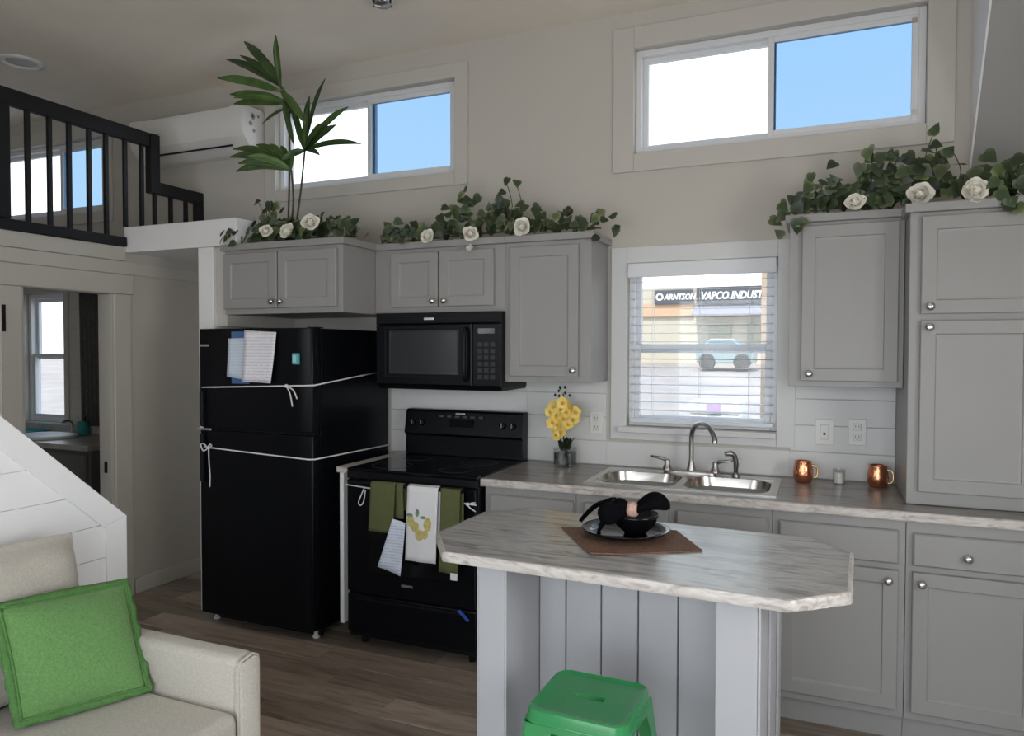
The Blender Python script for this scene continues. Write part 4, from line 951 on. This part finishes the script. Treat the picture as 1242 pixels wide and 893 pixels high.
# ================================================================== SOFA
SYA, SYB = -2.040, -3.45
so = thing('sofa', (-1.8, -2.7, 0), 'beige fabric sofa with slim arm against the stair wall', 'sofa')
def cushion(name, b, r, parent, sub=2, puff=.0, m=M_SOFA):
    x0, x1, y0, y1, z0, z1 = b
    o = obj(name, MB().box(*b), m, parent)
    md = o.modifiers.new('bevel', 'BEVEL'); md.width = r; md.segments = 4; md.limit_method = 'NONE'
    for p in o.data.polygons: p.use_smooth = True
    return o
obj('base', MB().box(-2.24, -1.385, SYB + .09, SYA - .09, .10, .27), M_SOFA, so, bevel=.01)
cushion('seat_cushion', (-2.06, -1.365, SYB + .09, SYA - .090, .272, .452), .035, so)
arms = []
for (ya, yb) in ((SYA - .088, SYA), (SYB, SYB + .088)):
    a_ = cushion('arm', (-2.24, -1.385, ya, yb, .09, .602), .026, so)
    fp = obj('front_panel', MB().loops([[(x, yy, zz) for yy, zz in ((ya + i, .095), (yb - i, .095), (yb - i, .585 - i), ((ya + yb) / 2 + .02, .597 - i), (ya + i + .012, .590 - i), (ya + i, .575 - i))] for x, i in ((-1.392, .003), (-1.372, .003), (-1.366, .010))]), M_SOFA, a_, smooth=True, angle=40)
    obj('piping', MB().tube([(-1.378, ya + .001, .10), (-1.378, ya + .001, .570), (-1.378, ya + .014, .592), (-1.378, (ya + yb) / 2 + .015, .601), (-1.378, yb - .004, .588), (-1.378, yb - .001, .57), (-1.378, yb - .001, .10)], .0042, 6), M_SOFA, a_, smooth=True)
cushion('back_frame', (-2.272, -2.11, SYB + .10, SYA - .055, .10, .83), .04, so)
def backc(u, v, w): pass
for (ya, yb) in ((SYB + .10, -2.78), (-2.775, SYA - .062)):
    bc_ = MB()
    xb, xf, z0_, z1_ = -2.20, -1.985, .44, .915
    n1, n2 = 14, 14
    def F(u, v, side, ya=ya, yb=yb):
        e = (1 - abs(2 * u - 1) ** 5) * (1 - abs(2 * v - 1) ** 5)
        th = (.115) * max(0.0, e) ** .42
        yy = ya + (yb - ya) * u; zz = z0_ + (z1_ - z0_) * v
        wr = .004 * math.sin(u * 23 + v * 9) + .004 * math.sin(v * 17 + u * 5)
        xc = -2.09 - .06 * (v - .3)
        return (xc + side * th + (wr if side > 0 else 0) * e, yy, zz - .012 * abs(2 * u - 1) ** 4 * v)
    bc_.grid(lambda u, v: F(u, v, 1), n1, n2); bc_.grid(lambda u, v: F(u, v, -1), n1, n2)
    ob = obj('back_cushion', bc_, M_SOFA, so, smooth=True)
    md = ob.modifiers.new('w', 'WELD'); md.merge_threshold = .0008
    md = ob.modifiers.new('s', 'SUBSURF'); md.levels = 1; md.render_levels = 1
for xx in (-2.18, -1.44):
    for yy in (SYA - .05, SYB + .05): obj('foot', MB().lathe([(.018, .0005), (.024, .09)], (xx, yy, 0), 12), M_STEM, so, smooth=True, angle=40)
# green pillow
BL, BR, TR, TL = Vector((-1.850, -2.465, .480)), Vector((-1.720, -2.160, .470)), Vector((-1.905, -2.085, .752)), Vector((-1.945, -2.462, .786))
pn = (TR - BL).cross(TL - BR).normalized()
if pn.x < 0: pn = -pn
pil = thing('throw_pillow', (BL + BR) / 2, 'green square throw pillow with flanged edge on the sofa', 'pillow')
def PF(u, v, side):
    p = (BL * (1 - u) + BR * u) * (1 - v) + (TL * (1 - u) + TR * u) * v
    # sides bow in a little between the corners
    cen = (BL + BR + TL + TR) / 4
    q = p + (cen - p) * (.030 * (1 - (2 * v - 1) ** 2) * abs(2 * u - 1) ** 3 + .030 * (1 - (2 * u - 1) ** 2) * abs(2 * v - 1) ** 3)
    e = max(0., (1 - abs(2 * u - 1) ** 2.6) * (1 - abs(2 * v - 1) ** 2.6)) ** .55
    return q + pn * (side * .062 * e)
b_ = MB(); b_.grid(lambda u, v: PF(u, v, 1), 22, 22); b_.grid(lambda u, v: PF(u, v, -1), 22, 22)
o = obj('cushion', b_, M_PILLOW, pil, smooth=True); md = o.modifiers.new('w', 'WELD'); md.merge_threshold = .0008
fr = random.Random(2)
cen = (BL + BR + TL + TR) / 4
border = [(i / 22, 0) for i in range(22)] + [(1, i / 22) for i in range(22)] + [(1 - i / 22, 1) for i in range(22)] + [(0, 1 - i / 22) for i in range(22)]
r0 = [PF(u, v, 0) for u, v in border]
r1 = []; rm = []
for i, ((u, v), p) in enumerate(zip(border, r0)):
    d = (p - cen).normalized(); du = Vector((0, 0, 0))
    r1.append(p + d * .024 + pn * (.007 * math.sin(i * 1.7) + fr.uniform(-.003, .003)))
    rm.append(p + d * .008 + pn * .005)
m_ = MB(); vs = r0 + rm + r1; n = len(r0); fs = []
for k in range(2):
    for i in range(n): fs.append((k * n + i, k * n + (i + 1) % n, (k + 1) * n + (i + 1) % n, (k + 1) * n + i))
m_.add(vs, fs); obj('flange', m_, M_PILEDGE, pil, smooth=True, solid=.006)
obj('welt', MB().tube([p + pn * .006 for p in r0] + [r0[0] + pn * .006], .0045, 6), M_PILEDGE, pil, smooth=True)

# ================================================================== LOFT RAILING
rl = thing('loft_railing', (LX, -.95, 2.15), 'black stepped loft railing with square balusters', 'railing')
RX = LX + .012
def rbox(name, y0, y1, z0, z1, w=.04): return obj(name, MB().box(RX - w / 2, RX + w / 2, y0, y1, z0, z1), M_RAIL, rl, bevel=.003)
rbox('top_rail', -2.35, -.432, 2.800, 2.886); rbox('step_post', -.431, -.362, 2.515, 2.886, .052); rbox('top_rail', -.361, -.004, 2.515, 2.592)
rbox('bottom_rail', -2.35, -.604, 2.152, 2.208)
rbox('end_post', -.062, -.004, 2.274, 2.514); rbox('newel_post', -1.365, -1.296, 2.209, 2.799, .05)
for yy in (-1.192, -1.071, -.957, -.836, -.727, -2.25, -2.13, -2.01, -1.89, -1.77, -1.65, -1.53, -1.42):
    obj('baluster', MB().box(RX - .010, RX + .010, yy - .011, yy + .011, 2.209, 2.799), M_RAIL, rl)
for yy in (-.598, -.481):
    obj('baluster', MB().box(RX - .010, RX + .010, yy - .011, yy + .011, 2.274, 2.799), M_RAIL, rl)
for yy in (-.385, -.262, -.140):
    obj('baluster', MB().box(RX - .010, RX + .010, yy - .011, yy + .011, 2.274, 2.514), M_RAIL, rl)

# ceiling fittings
t = thing('recessed_light', (-4.33, -.81, CZ - .012), 'round white recessed ceiling light above the loft', 'ceiling light')
obj('trim_ring', MB().lathe([(.125, 0), (.120, -.010), (.095, -.012), (.080, -.002), (.080, .0)], (-4.33, -.81, CZ - .0005), 32, cap0=False, cap1=False), M_PLASTIC, t, smooth=True)
obj('lens', MB().lathe([(0, 0), (.0795, 0), (.0795, -.002), (0, -.002)], (-4.33, -.81, CZ - .0008), 32, cap0=False, cap1=False), mat('lens_grey', (.30, .30, .29), .4), t)
t = thing('ceiling_detector', (-1.825, -.655, CZ - .05), 'small chrome and white round fitting on the ceiling', 'ceiling fitting')
obj('base', MB().lathe([(.062, 0), (.060, -.012), (.052, -.018)], (-1.825, -.655, CZ - .0005), 24), M_PLASTIC, t, smooth=True, angle=40)
obj('grille', MB().lathe([(.050, -.018), (.048, -.034), (.038, -.046), (0, -.050)], (-1.825, -.655, CZ - .0005), 24, cap1=False), M_CHROME, t, smooth=True, angle=50)
for k in range(6):
    a = R(60 * k); obj('rib', MB().box(-1.825 + math.cos(a) * .044 - .006, -1.825 + math.cos(a) * .044 + .006, -.655 + math.sin(a) * .044 - .006, -.655 + math.sin(a) * .044 + .006, CZ - .040, CZ - .016), M_BLACK2, t)

# ================================================================== BATHROOM
t = thing('bathroom_vanity', (-4.95, -.27, 0), 'dark grey bathroom vanity with drawers seen through the doorway', 'vanity')
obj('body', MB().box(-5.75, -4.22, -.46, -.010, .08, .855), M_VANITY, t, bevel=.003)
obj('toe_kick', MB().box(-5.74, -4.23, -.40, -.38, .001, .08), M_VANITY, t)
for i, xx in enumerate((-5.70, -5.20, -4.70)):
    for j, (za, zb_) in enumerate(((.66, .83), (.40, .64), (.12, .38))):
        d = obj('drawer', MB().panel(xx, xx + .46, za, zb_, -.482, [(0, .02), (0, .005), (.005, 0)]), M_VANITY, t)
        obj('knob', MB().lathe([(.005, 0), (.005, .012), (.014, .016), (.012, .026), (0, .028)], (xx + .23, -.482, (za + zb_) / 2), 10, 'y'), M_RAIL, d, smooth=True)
t = thing('vanity_top', (-4.95, -.27, .856), 'grey stone vanity top under the bathroom window', 'countertop')
obj('slab', MB().box(-5.78, -4.20, -.50, -.010, .856, .892), M_VTOP, t, bevel=.006)
obj('splash', MB().box(-5.78, -4.20, -.030, -.010, .8925, .955), M_VTOP, t, bevel=.003)
t = thing('bathroom_sink', (-4.95, -.27, .892), 'white oval basin in the bathroom vanity top', 'sink')
obj('basin', MB().lathe([(.24, 0), (.245, .012), (.23, .020), (.205, .016), (.17, .006), (0, .004)], (-4.93, -.27, .8925), 32, sq=.72, cap1=False), M_PLASTIC, t, smooth=True)
obj('spout', MB().tube(smoothpath([(-4.93, -.075, .895), (-4.93, -.08, .98), (-4.93, -.12, 1.0), (-4.93, -.15, .985)], 4), .011, 8), M_CHROME, t, smooth=True)
t = thing('teal_cup', (-4.80, -.085, .892), 'teal bathroom tumbler on the vanity top', 'cup')
obj('body', MB().lathe([(.034, 0), (.040, .10), (.037, .10), (.031, .005), (0, .005)], (-4.80, -.085, .8925), 18, cap1=False), M_TEAL, t, smooth=True, angle=50)
obj('brush', MB().tube([(-4.80, -.08, .90), (-4.785, -.073, 1.03)], .004, 6), M_RAIL, t)
obj('bath_tray', MB().loops([rrect(-5.48, -5.22, -.20, -.06, .03, .8925), rrect(-5.50, -5.20, -.22, -.04, .03, .912), rrect(-5.48, -5.22, -.20, -.06, .03, .910), rrect(-5.46, -5.24, -.18, -.08, .03, .897)]), M_TEAL, origin=(-5.24, -.13, .8925), label='low teal tray on the vanity under the window', cat='tray')
t = thing('hanging_curtain', (-4.75, -.05, .962), 'charcoal curtain hanging beside the bathroom wall', 'curtain')
def cf(u, v): return (-4.36 + .012 * math.sin(u * 30), -.36 + .33 * u, .90 + 1.08 * v)
cx_ = MB().grid(lambda u, v: (-4.85 + .19 * u, -.05 - .014 * math.sin(u * 26) - .01 * v, .962 + 1.03 * v), 24, 6)
obj('cloth', cx_, M_CURT, t, smooth=True, solid=.003)
obj('rod', MB().tube([(-4.88, -.055, 2.0), (-4.63, -.055, 2.0)], .008, 8), M_RAIL, t)

# ================================================================== GREENERY
def ivy_leaf():
    # unit leaf: base at origin, tip at y=1, heart outline with a folded midrib
    half = [(.0, .0), (.20, -.10), (.40, .02), (.46, .22), (.38, .45), (.24, .68), (.10, .88), (.0, 1.0)]
    v = [(0, 0, 0), (0, .22, .03), (0, .45, .03), (0, .68, .02), (0, 1.0, -.06)]
    f = []
    def side(sg):
        b = len(v)
        pts_ = [(.20, -.10, .02), (.42, .06, .06), (.46, .24, .07), (.34, .50, .05), (.18, .74, .0)]
        for p in pts_: v.append((sg * p[0], p[1], p[2]))
        q = [(0, b, b + 1, 1), (1, b + 1, b + 2), (1, b + 2, b + 3, 2), (2, b + 3, b + 4, 3), (3, b + 4, 4)]
        for ff in q: f.append(ff if sg > 0 else tuple(reversed(ff)))
    side(1); side(-1)
    mb = MB(); mb.add(v, f); return mb
def leaf_mesh(m):
    me = bpy.data.meshes.new('leaf'); mb = ivy_leaf(); me.from_pydata([tuple(p) for p in mb.v], [], mb.f)
    for p in me.polygons: p.use_smooth = True
    me.materials.append(m); return me
LV = leaf_mesh(M_IVY); LVL = leaf_mesh(M_IVYL)
def rose_mesh():
    mb = MB(); rg = random.Random(4)
    for ring, (n, tilt, L, wd, r0_) in enumerate(((4, 96, .026, .016, .008), (5, 80, .032, .021, .012), (6, 60, .036, .025, .014), (7, 36, .040, .027, .015), (7, 10, .038, .027, .015))):
        for k in range(n):
            a = 2 * math.pi * (k + .37 * ring + rg.uniform(-.15, .15)) / n; dx, dz = math.cos(a), math.sin(a); tr_ = R(tilt + rg.uniform(-12, 12))
            ax = Vector((dx * math.cos(tr_), -math.sin(tr_), dz * math.cos(tr_))); up = Vector((-dx * math.sin(tr_), -math.cos(tr_), -dz * math.sin(tr_)))
            petal((dx * r0_, .005 * ring, dz * r0_), ax, up, L * rg.uniform(.85, 1.15), wd, .014, mb)
    mb.lathe([(.0, -.01), (.010, .004), (.011, .016), (.008, .022), (.0, .025)], (0, 0, 0), 10, 'y')
    return mesh('rose', mb, M_ROSE, smooth=True)
RM = rose_mesh()
def garland(label, base, clusters, roses, size, vine, seed, flop=None, spread=.035, dy=.06, zmin=None):
    rg = random.Random(seed)
    t = thing('ivy_garland', base, label, 'garland', 'greenery along the cabinet tops')
    obj('vine', MB().tube(smoothpath(vine, 5), .004, 6), M_VINE, t, smooth=True)
    for (x, y, z, n) in clusters:
        single = n <= 2
        if z > base[2] + .13:
            obj('sprig', MB().tube(smoothpath([(x + rg.uniform(-.03, .03), y, base[2] + .04), (x + rg.uniform(-.04, .04), y + .01, (z + base[2]) / 2 + .02), (x, y, z)], 4), .0022, 5), M_VINE, t, smooth=True)
        for k in range(n if single else int(n * 1.7 + .5)):
            s_ = size * rg.uniform(.75, 1.2)
            sp_ = .006 if n == 1 else (.016 if n == 2 else spread)
            c = Vector((x + rg.gauss(0, sp_), y + rg.uniform(-dy, dy) * (0 if single else 1) , z + rg.gauss(0, sp_ * .7)))
            nrm = Vector((rg.gauss(0, .5), -1 + rg.gauss(0, .25), .35 + rg.gauss(0, .4))).normalized()
            tip = Vector((rg.gauss(0, .8), -.2, rg.gauss(-.25, .8))); tip = (tip - nrm * tip.dot(nrm)).normalized()
            xx = tip.cross(nrm).normalized(); mt = Matrix((xx, tip, nrm)).transposed()
            p0 = c - tip * s_ * .5
            if zmin and not single:
                lo = zmin(p0.x, p0.y)
                low = min(p0.z, (p0 + tip * s_).z) - .3 * s_ * abs(xx.z)
                if low < lo: p0.z += lo - low
            inst('leaf', LVL if rg.random() < .14 else LV, t, p0, mt.to_euler(), (s_, s_, s_))
    for (x, y, z, s_) in roses:
        r_ = inst('rose', RM, t, (x, y, z), (R(rg.uniform(-25, 10)), R(rg.uniform(0, 90)), R(rg.uniform(-25, 25))), (s_, s_, s_)); r_['label'] = 'ivory silk rose'
    return t
LT, MT, RT, PT = 2.120, 2.118, 2.130, 2.116
garland('ivy garland with three ivory roses at the foot of the palm', (-2.5, -.45, LT),
    [(-2.875, -0.56, 2.178, 5), (-2.83, -0.648, 2.115, 1), (-2.85, -0.648, 2.135, 2), (-2.762, -0.5, 2.376, 1), (-2.709, -0.5, 2.335, 3), (-2.674, -0.5, 2.277, 4), (-2.752, -0.5, 2.22, 7), (-2.633, -0.5, 2.21, 9), (-2.534, -0.5, 2.215, 7), (-2.46, -0.5, 2.215, 8), (-2.309, -0.5, 2.22, 9), (-2.238, -0.5, 2.205, 9), (-2.157, -0.5, 2.179, 7), (-2.104, -0.5, 2.167, 4), (-2.593, -0.54, 2.165, 7), (-2.348, -0.54, 2.170, 8), (-2.45, -.54, 2.165, 7), (-2.80, -.52, 2.165, 6)],
    [(-2.615, -0.605, 2.182, .75), (-2.465, -0.61, 2.172, .9), (-2.318, -0.60, 2.210, 1.0)], .058,
    [(-2.90, -.52, LT + .02), (-2.6, -.48, LT + .035), (-2.3, -.5, LT + .025), (-2.1, -.48, LT + .02)], 11, zmin=lambda x, y: LT + .004 if (x > -2.93 and y > -.66) else 0)
garland('long ivy garland with three ivory roses above the microwave', (-1.45, -.2, MT),
    [(-2.05, -0.24, 2.166, 6), (-2.0, -0.24, 2.194, 7), (-1.95, -0.27, 2.166, 8), (-1.892, -0.25, 2.198, 6), (-1.918, -0.355, 2.115, 2), (-1.803, -0.25, 2.179, 6), (-1.711, -0.25, 2.195, 8), (-1.636, -0.25, 2.182, 7), (-1.586, -0.25, 2.244, 5), (-1.552, -0.27, 2.325, 6), (-1.621, -0.27, 2.29, 3), (-1.537, -0.25, 2.165, 9), (-1.464, -0.25, 2.192, 8), (-1.392, -0.25, 2.231, 8), (-1.331, -0.25, 2.244, 7), (-1.369, -0.27, 2.285, 6), (-1.303, -0.3, 2.399, 1), (-1.243, -0.3, 2.377, 1), (-1.331, -0.3, 2.346, 1), (-1.303, -0.3, 2.297, 1), (-1.229, -0.3, 2.278, 1), (-1.238, -0.25, 2.237, 3), (-1.289, -0.25, 2.168, 8), (-1.16, -0.25, 2.165, 6), (-1.133, -0.25, 2.229, 3), (-1.115, -0.25, 2.186, 4), (-1.026, -0.25, 2.168, 7), (-0.96, -0.25, 2.176, 7), (-0.874, -0.25, 2.166, 6), (-0.795, -0.28, 2.150, 3), (-0.735, -0.27, 2.118, 2)],
    [(-1.733, -0.365, 2.135, .8), (-1.479, -0.365, 2.135, .85), (-1.487, -0.357, 2.062, .4), (-1.192, -0.355, 2.152, .95)], .055,
    [(-2.08, -.22, MT + .02), (-1.7, -.2, MT + .035), (-1.3, -.22, MT + .04), (-.95, -.24, MT + .03), (-.80, -.28, MT + .015)], 23, zmin=lambda x, y: MT + .004 if (x < -.81 and y > -.36) else 0)
garland('ivy garland with three ivory roses above the pantry and right cabinet', (.45, -.2, RT),
    [(0.02, -0.3, 2.118, 2), (0.031, -0.31, 2.051, 1), (0.115, -0.372, 2.09, 2), (0.14, -0.372, 2.085, 1), (0.155, -0.3, 2.286, 2), (0.209, -0.3, 2.263, 4), (0.226, -0.3, 2.226, 3), (0.115, -0.28, 2.188, 4), (0.166, -0.28, 2.173, 7), (0.233, -0.28, 2.172, 6), (0.288, -0.28, 2.207, 4), (0.352, -0.3, 2.307, 2), (0.392, -0.3, 2.367, 1), (0.409, -0.3, 2.305, 4), (0.502, -0.3, 2.359, 2), (0.557, -0.3, 2.343, 3), (0.378, -0.26, 2.228, 6), (0.441, -0.26, 2.233, 9), (0.503, -0.26, 2.238, 10), (0.427, -0.28, 2.160, 6), (0.489, -0.28, 2.177, 7), (0.549, -0.28, 2.258, 7), (0.609, -0.3, 2.304, 6), (0.637, -0.3, 2.454, 1), (0.638, -0.3, 2.375, 1), (0.694, -0.3, 2.359, 1), (0.684, -0.3, 2.28, 3), (0.625, -0.28, 2.217, 8), (0.679, -0.28, 2.189, 6),
     (0.724, -0.42, 2.170, 4), (0.780, -0.42, 2.20, 5), (0.835, -0.42, 2.205, 7), (0.89, -0.44, 2.230, 6), (0.912, -0.44, 2.180, 8), (0.825, -0.44, 2.165, 6), (0.880, -0.44, 2.160, 7), (0.880, -0.512, 2.075, 2), (0.865, -0.512, 2.105, 2), (0.750, -0.42, 2.150, 4)],
    [(0.335, -0.36, 2.160, .85), (0.575, -0.375, 2.172, 1.0), (0.748, -0.50, 2.148, 1.0)], .063,
    [(.05, -.30, RT + .012), (.3, -.22, RT + .035), (.55, -.24, RT + .05), (.75, -.36, RT + .03), (.95, -.42, PT + .04)], 37, zmin=lambda x, y: (RT + .004 if x < .52 else PT + .006) if (x > .05 and y > -.51) else 0)
# palm standing in the left garland
pb = Vector((-2.60, -.42, LT))
pa = thing('potted_palm', pb, 'tall fan palm in a dark pot on the cabinet above the fridge', 'plant')
obj('pot', MB().lathe([(.045, .0005), (.050, .004), (.062, .085), (.064, .092), (.056, .092), (.052, .07), (0, .068)], pb, 20, cap1=False), M_STEM, pa, smooth=True, angle=50)
def palmleaf(parent, a, b, wd, sag, seed):
    a, b = Vector(a), Vector(b); d = (b - a); L = d.length; rg = random.Random(seed)
    n_ = Vector((rg.gauss(0, .3), -1, .25 + rg.gauss(0, .3))); n_ = (n_ - d * (n_.dot(d) / d.length_squared)).normalized(); sd = d.normalized().cross(n_)
    def f(u, v):
        w = wd * 1.12 * (min(1, .25 + 3.0 * v) * min(1, (1.02 - v) * 3.2) ** .8) * (u - .5) * 2
        c = a + d * v + Vector((0, 0, 1)) * (sag * 4 * v * (1 - v) * L)
        return c + sd * w + n_ * (.45 * abs(w))
    return obj('leaf', MB().grid(f, 4, 9), M_PALM, parent, smooth=True, solid=.0012)
HA, HB, HC = Vector((-2.585, -.44, 2.885)), Vector((-2.495, -.42, 2.655)), Vector((-2.565, -.45, 2.545))
def pstem(p, mid, b0):
    return obj('stem', MB().tube(smoothpath([b0, mid, p], 6), [.0055] * 13, 8), M_STEM, pa, smooth=True)
SA = pstem(HA, (-2.605, -.42, 2.5), pb + Vector((-.02, 0, .06))); SB = pstem(HB, (-2.535, -.41, 2.42), pb + Vector((.02, .01, .06))); SCc = pstem(HC, (-2.57, -.43, 2.36), pb + Vector((.0, -.01, .06)))
sd_ = 0
for tip, w, off in (((-3.06, -.50, 3.115), .021, .10), ((-2.975, -.52, 3.205), .024, .13), ((-2.80, -.56, 3.262), .023, .16), ((-2.85, -.54, 3.20), .016, .15), ((-2.575, -.56, 3.258), .022, .12), ((-2.945, -.52, 2.998), .020, .05), ((-2.965, -.47, 2.962), .020, .03), ((-2.86, -.58, 2.95), .02, .04), ((-2.44, -.48, 2.78), .020, .10), ((-2.80, -.42, 2.84), .012, 0), ((-2.50, -.5, 2.66), .020, .06), ((-2.52, -.46, 2.82), .018, .14)):
    palmleaf(SA, HA + Vector((-.28 * off, -.03, off)), tip, w, .04, sd_); sd_ += 1
for tip, w in (((-2.335, -.44, 3.030), .026), ((-2.475, -.40, 2.965), .020), ((-2.175, -.45, 2.850), .023), ((-2.10, -.44, 2.645), .015), ((-2.60, -.40, 2.94), .020), ((-2.30, -.5, 2.765), .022), ((-2.345, -.48, 2.600), .014), ((-2.61, -.48, 2.60), .018), ((-2.31, -.38, 2.79), .018), ((-2.41, -.5, 2.86), .018)):
    palmleaf(SB, HB, tip, w, .06, sd_); sd_ += 1
for tip, w in (((-2.945, -.50, 2.690), .020), ((-2.95, -.52, 2.640), .022), ((-2.905, -.52, 2.553), .021), ((-2.81, -.46, 2.712), .019), ((-2.73, -.44, 2.712), .018), ((-2.85, -.56, 2.585), .020), ((-2.665, -.42, 2.70), .016), ((-2.91, -.46, 2.665), .016), ((-2.78, -.58, 2.61), .018), ((-2.50, -.5, 2.64), .014)):
    palmleaf(SCc, HC, tip, w, .10, sd_); sd_ += 1
